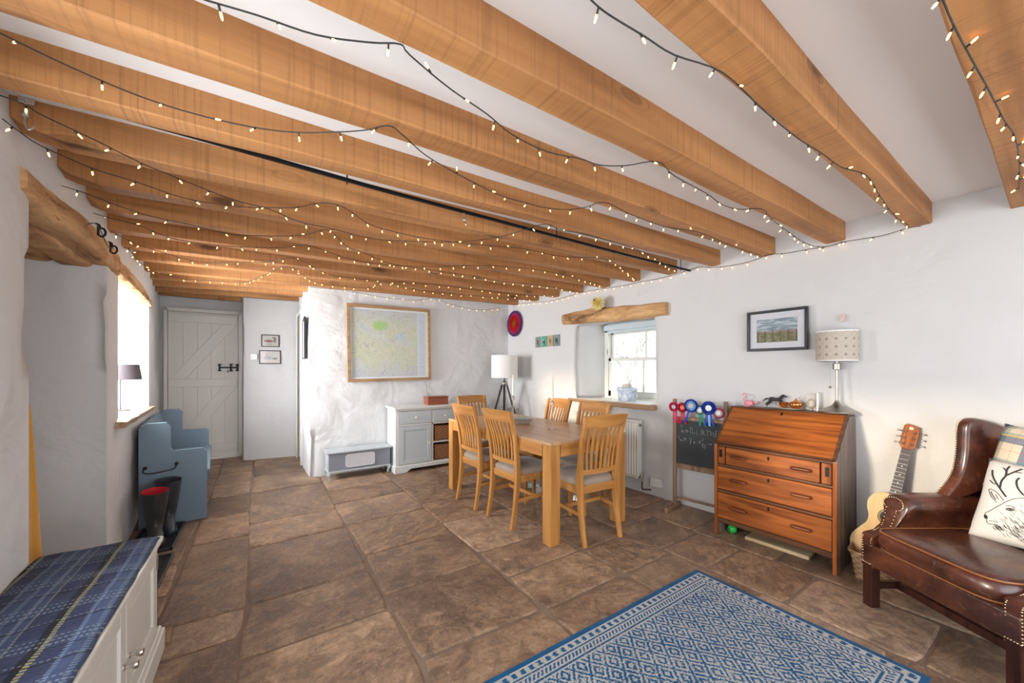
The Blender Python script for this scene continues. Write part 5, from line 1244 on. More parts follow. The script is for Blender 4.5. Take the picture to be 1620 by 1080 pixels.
# four little bird cards
cards = [(4.284, (.22, .25, .22), (.10, .06, .06), 'grey-green card with a dark reddish bird, leftmost of the four small cards'), (4.142, (.10, .36, .26), (.02, .03, .03), 'emerald green card with a black and white bird, second of the four small cards'),
         (4.005, (.50, .34, .22), (.16, .16, .03), 'tan card with a small green bird, third of the four small cards'), (3.872, (.20, .26, .26), (.012, .02, .02), 'grey-blue card with a black bird, rightmost of the four small cards')]
for y, bc, dc, lab in cards:
    m = sketch('bird_card', [(.0, .0, .030, .036, dc, .9), (.014, -.03, .012, .04, dc, .8), (-.01, .02, .018, .012, (.7, .7, .66) if 'white' in lab else dc, .8)], bc, tuple(q * .6 for q in bc))
    T = thing('bird_card', lab, 'card', (3.350, y, 1.706), -PI / 2, 'bird cards on the right wall'); bm = BM(); bx(bm, -.058, .058, -.003, 0, -.077, .077, .001); obj('card', bm, m, T)

# ---------------------------------------------------------------- paper decorations
tf = NT('pleated_paper_fan'); X_, Y_, Z_ = tf.sep(); rr_ = tf.math('SQRT', tf.math('ADD', tf.math('MULTIPLY', X_, X_), tf.math('MULTIPLY', Z_, Z_)))
cf = tf.ramp(tf.math('DIVIDE', rr_, .205), [(0, (.80, .36, .02)), (.22, (.70, .20, .02)), (.30, (.72, .03, .02)), (.62, (.75, .015, .04)), (.74, (.70, .06, .22)), (.82, (.20, .06, .26)), (1, (.16, .07, .30))])
M_FAN = tf.out(cf, .7)
T = thing('paper_fan', 'round red and purple pleated paper fan hanging in the corner by the right wall', 'decoration', (3.325, 4.86, 2.034), -PI / 2)
bm = BM(); k = 96; ce = bm.verts.new((0, -.012, 0)); V = []
for i in range(k):
    a = 2 * PI * i / k; r = .203 * (1 + .02 * math.cos(a * 24)); V.append((bm.verts.new((math.cos(a) * .03, -.012 + (.003 if i % 2 else -.003), math.sin(a) * .03)), bm.verts.new((math.cos(a) * r, (.010 if i % 2 else -.010), math.sin(a) * r))))
for i in range(k):
    A_, B2 = V[i], V[(i + 1) % k]; bm.faces.new((A_[0], B2[0], B2[1], A_[1])); bm.faces.new((ce, B2[0], A_[0]))
bmesh.ops.solidify(bm, geom=list(bm.faces), thickness=.0008)
obj('pleats', bm, M_FAN, T)
bm = BM(); tube(bm, [(0, -.012, .19), (0, -.012, .275)], .0015, 5); obj('thread', bm, M_BLACK, T)
T = thing('paper_pompom', 'spiky yellow paper pompom sitting on the oak lintel above the window', 'decoration', (3.235, 3.0, 2.070), 0)
rnd = random.Random(5)
for nm, m, cnt, L0 in (('outer_petals', plain('lemon_paper', (.86, .76, .36), .7), 170, .098), ('inner_petals', plain('golden_paper', (.80, .52, .06), .7), 60, .058)):
    bm = BM()
    for i in range(cnt):
        th = math.acos(1 - 2 * (i + .5) / cnt); ph = i * 2.39996; d = Vector((math.sin(th) * math.cos(ph), math.sin(th) * math.sin(ph), math.cos(th)))
        if nm[0] == 'i' and d.x > -.2: continue
        L = L0 * rnd.uniform(.85, 1.05)
        if d.x > 0: L *= .75
        x, y = frame_at(d); s_ = .35 if nm[0] == 'o' else 0.7
        o_ = Vector((-.03, 0, 0)) if nm[0] == 'i' else Vector()
        tube(bm, [o_ + d * L * s_ * .3, o_ + d * L * .6, o_ + d * L], [.003, .0075, .0008], 4)
    obj(nm, bm, m, T)
bm = BM(); lathe(bm, [(0, 0), (.013, .001), (.008, .004), (0, .004)], 10, (-.075, 0, .03), M=Matrix.Rotation(-PI / 2, 4, 'Y')); obj('stalk', bm, M_BURD, T)

# ---------------------------------------------------------------- rug
def rug_mat(hxr, hyr):
    t = NT('blue_diamond_rug'); X_, Y_, Z_ = t.sep(); wv = t.noise(scale=11, detail=2)
    X2 = t.math('ADD', X_, t.math('MULTIPLY', t.math('SUBTRACT', wv, .5), .006)); Y2 = t.math('ADD', Y_, t.math('MULTIPLY', t.math('SUBTRACT', wv, .5), .006))
    P = .092
    def cell(c, per, o=0.0): return t.math('ABSOLUTE', t.math('SUBTRACT', t.math('FRACT', t.math('ADD', t.math('DIVIDE', c, per), 40.0 + o)), .5))
    d1 = t.math('ADD', cell(X2, P), cell(Y2, P * 1.25)); rings = t.math('SINE', t.math('MULTIPLY', d1, 2 * PI * 3.5))
    fine = t.math('MULTIPLY', t.math('SINE', t.math('MULTIPLY', X2, 760.0)), t.math('SINE', t.math('MULTIPLY', Y2, 760.0)))
    wear = t.noise(scale=7, detail=5, rough=.6); grain = t.noise(scale=105, detail=3, rough=.7)
    field = t.math('ADD', rings, t.math('MULTIPLY', t.math('SUBTRACT', grain, .5), 9.0)); field = t.math('ADD', field, t.math('MULTIPLY', t.math('SUBTRACT', wear, .50), 2.6))
    # distance to the edge, for the borders
    ex = t.math('SUBTRACT', hxr, t.math('ABSOLUTE', X_)); ey = t.math('SUBTRACT', hyr, t.math('ABSOLUTE', Y_)); e = t.math('MINIMUM', ex, ey)
    ex_less = t.math('LESS_THAN', ex, ey); along = t.math('ADD', t.math('MULTIPLY', ex_less, Y_), t.math('MULTIPLY', t.math('SUBTRACT', 1.0, ex_less), X_))
    def band(a, b): return t.math('MULTIPLY', t.math('GREATER_THAN', e, a), t.math('LESS_THAN', e, b))
    nb = t.math('MULTIPLY', t.math('SUBTRACT', grain, .5), 7.0)
    blocks = t.math('SINE', t.math('MULTIPLY', along, 2 * PI / .045)); zig = t.math('SINE', t.math('ADD', t.math('MULTIPLY', along, 2 * PI / .022), t.math('MULTIPLY', e, 180.0)))
    val = field
    def setb(a, b, v):
        nonlocal val
        m = band(a, b); val = t.math('ADD', t.math('MULTIPLY', val, t.math('SUBTRACT', 1.0, m)), t.math('MULTIPLY', m, v))
    setb(-1, .026, t.math('ADD', nb, -1.5)); setb(.026, .034, t.math('ADD', nb, 1.0)); setb(.034, .060, t.math('ADD', nb, t.math('MULTIPLY', blocks, 1.3)))
    setb(.060, .068, t.math('ADD', nb, 1.0)); setb(.068, .076, t.math('ADD', nb, -.9)); setb(.076, .084, t.math('ADD', nb, 1.0)); setb(.084, .108, t.math('ADD', nb, t.math('MULTIPLY', zig, 1.2)))
    setb(.108, .116, t.math('ADD', nb, 1.0)); setb(.116, .126, t.math('ADD', nb, -.9)); setb(.126, .134, t.math('ADD', nb, 1.0))
    f = t.fr(val, -.35, .35)
    c = t.mix(f, t.mix(wear, (.008, .105, .30), (.03, .23, .48)), t.mix(grain, (.60, .61, .58), (.90, .88, .82)))
    return t.out(c, .95, 0, t.bump(t.math('ADD', grain, t.math('MULTIPLY', f, .4)), .6, .004), .1, Sheen_Weight=.15)
hxr, hyr = .90, .508
bm = BM(); nxr, nyr = 60, 34; V = []
for i in range(nxr + 1):
    row = []
    for j in range(nyr + 1):
        x = -hxr + 2 * hxr * i / nxr; y = -hyr + 2 * hyr * j / nyr
        row.append(bm.verts.new((x + .004 * nz((x, y, 0), 3), y + .004 * nz((x, y, 7), 3), .0105 + .0015 * nz((x, y, 2), 4))))
    V.append(row)
for i in range(nxr):
    for j in range(nyr): bm.faces.new((V[i][j], V[i + 1][j], V[i + 1][j + 1], V[i][j + 1]))
bmesh.ops.solidify(bm, geom=list(bm.faces), thickness=.008)
o = obj('rug', bm, rug_mat(hxr, hyr)); o.location = (1.43, .824, 0); o.rotation_euler = (0, 0, math.radians(-.6)); tag(o, 'blue and cream diamond-patterned flatweave rug on the stone floor in front', 'rug')
# ---------------------------------------------------------------- leather wing armchair (x to its left side, y towards its back)
def leather():
    t = NT('worn_oxblood_leather'); n1 = t.noise(scale=4.5, detail=4, dist=.6); n2 = t.noise(scale=26, detail=6, rough=.65, dist=1.2); cr = t.vor(t.map((1, 1, 1)), 130)
    c = t.ramp(n1, [(.30, (.030, .009, .006)), (.48, (.085, .024, .013)), (.62, (.150, .048, .022)), (.76, (.34, .14, .050))])
    sc = t.fr(n2, .58, .70, 0, .35); c = t.mix(sc, c, (.30, .16, .10))
    return t.out(c, t.fr(n2, .3, .7, .24, .42), 0, t.bump(cr, .10, .001, t.bump(n2, .12, .003)), .55, Coat_Weight=.35, Coat_Roughness=.18)
M_LEA = leather(); M_MAHL = wood('dark_mahogany_leg', (.022, .008, .006), (.085, .026, .015), 'z', 1.5, .3, bump=.05)
M_PIPE = plain('tan_leather_piping', (.26, .10, .035), .45); M_STUD = plain('brass_studs', (.75, .62, .42), .25, 1.0)
AC = thing('armchair', 'brown leather wing armchair with brass studs at the right edge of the room', 'armchair', (2.800, .592, 0), math.atan2(-.833, -.556)); AW = .60
for x, y in ((0, .0), (AW, .0), (0, .66), (AW, .66)):
    bm = BM(); dyy = .04 if y else 0
    bar(bm, [(x, y + dyy, 0), (x, y, .23)], .052, .052, (1, 0, 0), bev=.004); obj('leg', bm, M_MAHL, AC)
for x in (0, AW):
    bm = BM(); bx(bm, x - .013, x + .013, .02, .66, .095, .135, .003); obj('stretcher', bm, M_MAHL, AC)
bm = BM(); bx(bm, .0, AW, .135, .160, .09, .13, .003); obj('stretcher', bm, M_MAHL, AC)
bm = BM(); bx(bm, -.028, AW + .028, -.028, .70, .225, .345, .016, seg=3); obj('seat_frame', bm, M_LEA, AC, auto=60)
# cushion
bm = BM(); rings = []
def sup(cx_, cy_, a, b, q, z, n=44, fy=None):
    r = []
    for j in range(n):
        th = 2 * PI * j / n; ca, sa = math.cos(th), math.sin(th); k = (abs(ca) ** q + abs(sa) ** q) ** (-1 / q)
        r.append((cx_ + ca * k * a, cy_ + sa * k * b, z))
    return r
CW = AW / 2 - .035
for z, g in ((.340, -.03), (.346, -.008), (.365, .004), (.39, .010), (.415, .004), (.435, -.008), (.447, -.035), (.458, -.09), (.464, -.17)):
    rings.append(sup(AW / 2, .255, CW + g, .295 + g, 7, z))
loft(bm, rings)
for v in bm.verts:
    v.co.z += .006 * nz(v.co, 7) * (1 if v.co.z > .43 else .3); v.co.z += .02 * max(0, (.15 - v.co.y)) * (1 if v.co.z > .4 else 0)
cu = obj('seat_cushion', bm, M_LEA, AC, smooth=True)
for z, g in ((.437, -.002), (.350, -.006)):
    bm = BM(); tube(bm, [(p[0], p[1], z + .02 * max(0, (.15 - p[1])) * (1 if z > .4 else 0)) for p in sup(AW / 2, .255, CW + g + .003, .295 + g + .003, 7, z, 60)], .0042, 6, closed=True); obj('piping', bm, M_PIPE, cu)
# arms: lofted along y ; outer face at x=-.03 side
def arm(x0, sgn):
    st = [(-.022, .385, .0, .0), (-.010, .395, .0, 0), (.045, .408, .004, 0), (.088, .445, .010, .0), (.116, .520, .022, .0), (.126, .575, .042, 1), (.138, .600, .052, 1), (.160, .612, .056, 1), (.20, .618, .057, 1), (.35, .618, .056, 1), (.50, .612, .052, 1), (.64, .606, .036, 1), (.70, .60, .03, 1)]
    bm = BM(); rings = []
    for y, zt, rr, _ in st:
        r = []; half = .033; zb = .215; rr = max(rr, .001)
        # right side up, over the roll, down the other side
        sidep = [(-half, zb), (-half, (zb + zt) / 2), (-half, zt - 2.2 * rr - .02)]
        roll = []
        for k in range(13):
            a = PI + .55 - (PI + 1.1) * k / 12
            roll.append((math.cos(a) * (half + rr * .72) + .004 * (rr > .01), zt - rr + math.sin(a) * rr - .0))
        other = [(half, zt - 2.2 * rr - .02), (half, (zb + zt) / 2), (half, zb)]
        for (u, z) in sidep + roll + other: r.append((x0 + u * sgn, y, z))
        rings.append(r)
    loft(bm, rings); bmesh.ops.recalc_face_normals(bm, faces=bm.faces)
    a_ = obj('armrest', bm, M_LEA, AC, auto=62)
    bm = BM()      # studs around the scroll and down the post
    P = []
    for k in range(22):
        a = PI + .9 - (PI + 1.8) * k / 21; P.append((x0 + (math.cos(a) * .052 + .004) * sgn, .116 + .012 * max(0, math.sin(a)), .560 + math.sin(a) * .034))
    for s in (-1, 1):
        pts = smoothpath([(x0 + s * .024, -.0235, .24), (x0 + s * .024, -.0245, .31), (x0 + s * .024, -.024, .375), (x0 + s * .023, .010, .394), (x0 + s * .022, .050, .411), (x0 + s * .022, .085, .445), (x0 + s * .028, .110, .530)], 5); P += [tuple(p) for p in pts]
    P += [(x0 + .024 - .048 * k / 5, -.0295, .238) for k in range(6)]
    for p in P: ball(bm, p, .0040, 1)
    obj('stud_trim', bm, M_STUD, a_, smooth=True, label='brass studs')
arm(0.0, 1); arm(AW, -1)
# wings
def wing(x0, sgn):
    front = [(.37, .58), (.385, .615), (.440, .68), (.475, .745), (.492, .83), (.497, .92), (.500, .985), (.515, 1.018), (.555, 1.032), (.62, 1.022), (.69, 1.0), (.735, .975)]
    outl = smoothpath([(a, b, 0) for a, b in front], 3); n = len(outl)
    bm = BM(); rings = []
    for i, p in enumerate(outl):
        y, z = p.x, p.y; q = outl[min(i + 1, n - 1)] - outl[max(i - 1, 0)]; q.normalize(); nx_, nz_ = -q.y, q.x      # outward (left of travel)
        ring = []
        back = (.745, min(z, .93) if i < n - 1 else .93)
        for k in range(9):
            a = -PI / 2 + PI * k / 8; rr = .032
            ring.append((x0 + math.sin(a) * rr * sgn - .0 * sgn, y + nx_ * math.cos(a) * rr * .6 - nx_ * .016, z + nz_ * math.cos(a) * rr * .6 - nz_ * .016))
        cyy = y + (.74 - y) * .55; czz = z + (.72 - z) * .55
        ring.append((x0 + .036 * sgn + .010 * sgn, cyy, czz)); ring.append((x0 + .04 * sgn, .74, .62 + (z - .62) * .3)); ring.append((x0 - .030 * sgn, .74, .62 + (z - .62) * .3)); ring.append((x0 - .034 * sgn, cyy, czz))
        rings.append(ring)
    loft(bm, rings); bmesh.ops.recalc_face_normals(bm, faces=bm.faces)
    w_ = obj('wing', bm, M_LEA, AC, auto=70)
    bm = BM()
    fine = smoothpath([(a, b, 0) for a, b in front[:9]], 7)
    for p_ in fine[2:]: ball(bm, (x0 - .014 * sgn, p_.x - .006, p_.y - .002), .0046, 1)
    obj('stud_trim', bm, M_STUD, w_, smooth=True, label='brass studs')
wing(0.0, 1); wing(AW, -1)
bm = BM(); rings = []
for k in range(15):
    z = .40 + .56 * k / 14; y = .60 + .10 * k / 14; hw_ = AW / 2 - .01; t_ = .05 if k < 13 else .035; z2 = z
    ring = []
    for j in range(15): 
        u = -1 + 2 * j / 14; ring.append((AW / 2 + u * hw_, y - t_ * (1 - u ** 4) * .6, z2 - .05 * (u * u) * (k / 14) ** 3))
    for j in range(15):
        u = 1 - 2 * j / 14; ring.append((AW / 2 + u * hw_, y + .055, z2 - .05 * (u * u) * (k / 14) ** 3))
    rings.append(ring)
loft(bm, rings); bmesh.ops.recalc_face_normals(bm, faces=bm.faces); obj('backrest', bm, M_LEA, AC, auto=60)
# pillows : top-level things, set in the chair's own frame
AM = AC.matrix_world.copy(); AMat = Matrix.Translation(AC.location) @ Matrix.Rotation(AC.rotation_euler.z, 4, 'Z')
def in_chair(o, loc, tiltx, yaw=0, roll=0):
    o.matrix_world = AMat @ Matrix.Translation(loc) @ Matrix.Rotation(yaw, 4, 'Z') @ Matrix.Rotation(tiltx, 4, 'X') @ Matrix.Rotation(roll, 4, 'Y')
P1_ = thing('stag_cushion', 'white cushion printed with a stag head leaning in the leather armchair', 'cushion')
bm = BM(); cushion(bm, .43, .43, .13, 18); obj('cover', bm, plain('white_cushion_linen', (.72, .71, .70), .85, var=.03, scale=180, bump=.25), P1_, smooth=True)
def ysurf(x, z):
    u, v = x / .215, z / .215; return -.065 * max(0, 1 - u ** 4) ** .5 * max(0, 1 - v ** 4) ** .5 - .0012
INK = plain('charcoal_ink', (.035, .035, .038), .8)
bm = BM()
def ink(pts, w=.0018, k=4):
    P = smoothpath([(a, 0, b + .012) for a, b in pts], k); tube(bm, [(p.x, ysurf(p.x, p.z), p.z) for p in P], w * .62, 4)
# head looking left
ink([(-.131, -.107), (-.128, -.092), (-.116, -.080), (-.100, -.058), (-.086, -.041), (-.068, -.018), (-.050, .0), (-.030, .012), (-.010, .017), (.015, .012)], .0020)
ink([(-.131, -.107), (-.126, -.118), (-.118, -.116), (-.124, -.106), (-.130, -.104)], .0045); ink([(-.128, -.110), (-.121, -.112)], .007)
ink([(-.120, -.122), (-.116, -.136), (-.104, -.142), (-.086, -.137), (-.066, -.140)], .0020); ink([(-.112, -.128), (-.096, -.124), (-.084, -.128)], .0014)
ink([(-.062, -.052), (-.050, -.044), (-.036, -.048), (-.048, -.056), (-.062, -.052)], .0030); ink([(-.052, -.050), (-.044, -.050)], .0050); ink([(-.066, -.038), (-.050, -.032), (-.034, -.036)], .0016)
ink([(-.098, -.030), (-.126, -.006), (-.142, .027), (-.122, .026), (-.100, .010), (-.078, -.014)], .0022); ink([(-.104, -.018), (-.124, .004), (-.130, .018)], .0030); ink([(-.096, -.014), (-.112, .008)], .0020)
ink([(.004, .020), (.030, .045), (.062, .052), (.048, .025), (.020, .004)], .0022); ink([(.016, .020), (.040, .038)], .0030)
for k in range(70):      # sketchy fur of cheek, chin and neck
    rk = random.Random(k); u = rk.uniform(-.095, .060); v = rk.uniform(-.175, -.085) if u > -.06 else rk.uniform(-.150, -.135)
    v -= .02 * (u > 0) * 0; L = rk.uniform(.012, .026); ink([(u, v), (u + L * .35, v - L * .5), (u + L * .8, v - L * .75)], rk.choice((.0011, .0015, .0020)), 2)
for k in range(26):
    rk = random.Random(k + 300); u = rk.uniform(-.10, .03); v = rk.uniform(-.115, -.01) 
    if v > -.02 + (u + .05) * .5 or (u < -.07 and v > -.06): continue
    ink([(u, v), (u + .008, v - .004), (u + .016, v - .012)], .0009, 2)
ink([(.058, -.170), (.070, -.120), (.066, -.070), (.045, -.020), (.020, .006)], .0016)
for P_, w_ in (([(-.074, .006), (-.098, .035), (-.126, .070), (-.146, .100), (-.156, .129)], .0046), ([(-.118, .062), (-.132, .060), (-.150, .074)], .0030), ([(-.104, .044), (-.106, .080), (-.098, .110), (-.104, .140), (-.102, .162)], .0042), ([(-.099, .108), (-.076, .135), (-.056, .157)], .0036), ([(-.100, .130), (-.120, .150)], .0028), ([(-.076, .135), (-.050, .136)], .0026),
    ([(-.020, .030), (-.045, .060), (-.056, .092), (-.050, .110)], .0040), ([(-.020, .030), (.010, .060), (.030, .095), (.060, .120), (.078, .150)], .0046), ([(.030, .095), (.020, .130), (.028, .160)], .0034), ([(.050, .112), (.080, .112), (.098, .130)], .0030), ([(.008, .058), (.040, .066), (.062, .082)], .0030)):
    ink(P_, w_); ink([(a + .004, b - .001) for a, b in P_], w_ * .6)
obj('stag_print', bm, INK, P1_, label='charcoal line drawing of a stag head')
in_chair(P1_, (.335, .455, .650), math.radians(-22), math.radians(3), math.radians(-3))
tp = NT('cream_blue_tartan'); X_, Y_, Z_ = tp.sep()
def bnd(c, per, a, b):
    f = tp.math('MULTIPLY', tp.math('FRACT', tp.math('DIVIDE', tp.math('ADD', c, 3.0), per)), per); return tp.math('MULTIPLY', tp.math('GREATER_THAN', f, a), tp.math('LESS_THAN', f, b))
cp = (.70, .60, .47)
for cc in (X_, Z_):
    for a, b, col, k in ((0, .035, (.02, .08, .22), .7), (.035, .043, (.62, .46, .08), .8), (.043, .055, (.05, .26, .30), .5), (.10, .103, (.5, .10, .05), .5)): cp = tp.mix(tp.math('MULTIPLY', bnd(cc, .14, a, b), k), cp, col)
P2_ = thing('tartan_cushion', 'cream, blue and yellow tartan cushion tucked behind the stag cushion', 'cushion'); bm = BM(); cushion(bm, .42, .36, .12, 16); obj('cover', bm, tp.out(cp, .85, 0, tp.bump(tp.noise(scale=200), .3, .002)), P2_, smooth=True)
in_chair(P2_, (.27, .580, .825), math.radians(-14), math.radians(-3), math.radians(5))

# ---------------------------------------------------------------- wicker basket with the guitar in it
T = thing('wicker_basket', 'long pale wicker basket on the floor behind the armchair, holding the guitar', 'basket', (3.205, .545, 0), math.radians(4))
def rrect(a, b, z, q=9, n=44): return [(p[0], p[1], p[2]) for p in sup(0, 0, a, b, q, z, n)]
bm = BM(); rings = [rrect(.115, .195, 0), rrect(.122, .202, .05), rrect(.130, .212, .12), rrect(.138, .222, .165), rrect(.128, .212, .165), rrect(.115, .195, .05), rrect(.10, .18, .012)]
loft(bm, rings); obj('body', bm, M_WICKP, T, auto=60)
bm = BM()
for k in range(2): tube(bm, [(p[0] * 1, p[1], p[2] + .004 * math.sin(j * 1.6 + k * PI)) for j, p in enumerate(rrect(.136 + .003 * (k), .220 + .003 * k, .168, 9, 80))], .0065, 6, closed=True)
obj('rim', bm, M_WICKP, T)
GU = thing('guitar', 'small acoustic guitar with a pale spruce top standing in the wicker basket', 'guitar')
zax = Vector((.170, -.108, .767)).normalized(); front = Vector((-1, -.12, .0)); front = (front - zax * front.dot(zax)).normalized(); yax = -front; xax = yax.cross(zax)
GU.matrix_world = Matrix(((xax.x, yax.x, zax.x, 3.205), (xax.y, yax.y, zax.y, .655), (xax.z, yax.z, zax.z, .060), (0, 0, 0, 1)))
half = smoothpath([(0, 0, 0), (.055, .004, 0), (.105, .030, 0), (.140, .085, 0), (.145, .145, 0), (.118, .205, 0), (.092, .255, 0), (.090, .300, 0), (.106, .350, 0), (.108, .400, 0), (.085, .445, 0), (.045, .466, 0), (0, .470, 0)], 4)
out_ = [(p.x, p.y) for p in half] + [(-p.x, p.y) for p in half[-2:0:-1]]
M_SPR = wood('spruce_top', (.62, .36, .12), (.80, .52, .22), 'z', 3.0, .3, bump=.02, contrast=.6); M_GSIDE = plain('dark_guitar_side', (.12, .045, .02), .3)
bm = BM(); prism(bm, out_, 'y', .003, .072); obj('body', bm, M_GSIDE, GU)
bm = BM(); hole = (0, .320, .040)
ringv = []; kk = len(out_)
A_ = [bm.verts.new((x, .0, z)) for x, z in out_]; B2 = []
for x, z in out_:
    a = math.atan2(z - hole[1], x); B2.append(bm.verts.new((math.cos(a) * hole[2], 0, hole[1] + math.sin(a) * hole[2])))
A2 = [bm.verts.new((x, .0032, z)) for x, z in out_]
for i in range(kk): bm.faces.new((A_[i], B2[i], B2[(i + 1) % kk], A_[(i + 1) % kk])); bm.faces.new((A_[i], A_[(i + 1) % kk], A2[(i + 1) % kk], A2[i]))
tp_ = obj('soundboard', bm, M_SPR, GU)
bm = BM(); lathe(bm, [(0, 0), (.040, 0), (.040, .0005), (0, .0005)], 28, (0, .0028, hole[1]), M=Matrix.Rotation(PI / 2, 4, 'X')); obj('sound_hole', bm, M_BLACK, GU)
bm = BM(); tube(bm, [(math.cos(2 * PI * i / 40) * .049, -.0002, hole[1] + math.sin(2 * PI * i / 40) * .049) for i in range(40)], .0035, 5, closed=True); tube(bm, [(math.cos(2 * PI * i / 40) * .042, -.0002, hole[1] + math.sin(2 * PI * i / 40) * .042) for i in range(40)], .0015, 5, closed=True); obj('rosette_inlay', bm, plain('inlay', (.20, .17, .09), .4, var=.5, scale=80), GU)
bm = BM(); bx(bm, -.055, .055, -.008, .0, .125, .143, .003); bx(bm, -.035, .035, -.011, -.008, .132, .136); obj('bridge', bm, M_GSIDE, GU)
bm = BM(); bar(bm, [(0, -.006, .365), (0, -.006, .765)], [.052, .042], .008, (1, 0, 0)); fb = obj('fretboard', bm, plain('dark_fretboard', (.055, .045, .042), .4), GU)
bm = BM()
for k in range(1, 13):
    z = .765 - (.765 - .165) * (1 - 2 ** (-k / 12)); w = .042 + .010 * (.765 - z) / .4; bx(bm, -w / 2, w / 2, -.0112, -.0098, z - .0005, z + .0005)
obj('frets', bm, M_CHROME, fb)
bm = BM()
for z in (.655, .60, .548, .49): ball(bm, (0, -.0105, z), .0042, 1, sc=(1, .3, 1))
obj('fret_dots', bm, M_LINEN, fb)
bm = BM(); bar(bm, [(0, .008, .44), (0, .006, .765)], [.046, .040], .020, (1, 0, 0), bev=.006); bx(bm, -.022, .022, -.013, -.006, .765, .770, .001); obj('neck', bm, M_GSIDE, GU)
M_HEAD = wood('amber_headstock', (.22, .055, .010), (.42, .13, .025), 'z', 3, .25)
bm = BM(); hp = [(-.022, .768), (-.034, .790), (-.036, .860), (-.033, .915), (-.020, .928), (0, .922), (.018, .918), (.034, .912), (.038, .860), (.036, .790), (.022, .768)]; prism(bm, hp, 'y', -.006, .010, bev=.002); hd = obj('headstock', bm, M_HEAD, GU)
bm = BM(); lathe(bm, [(0, 0), (.010, 0), (.010, .0008), (0, .0008)], 16, (0, -.006, .900), M=Matrix.Rotation(PI / 2, 4, 'X')); obj('badge', bm, M_STUD, hd)
for s in (-1, 1):
    for z in (.800, .838, .876):
        bm = BM(); lathe(bm, [(0, 0), (.0075, 0), (.0075, .003), (.004, .004), (.004, .012), (0, .012)], 12, (s * .020, -.006, z), M=Matrix.Rotation(PI / 2, 4, 'X')); tube(bm, [(s * .034, .003, z), (s * .050, .003, z)], .0025, 6); ball(bm, (s * .056, .003, z), .0075, 1, sc=(.8, .6, 1.1)); obj('tuning_peg', bm, M_CHROME, hd, smooth=True)
bm = BM()
for k in range(6): x = -.0165 + .0066 * k; tube(bm, [(x * 1.15, -.012, .137), (x * .95, -.0135, .766), ((-.02 if k < 3 else .02), -.010, .80 + (.038 * (k % 3) if k < 3 else .038 * (2 - k % 3)))], .0003, 4)
obj('strings', bm, M_GSIDE, GU)

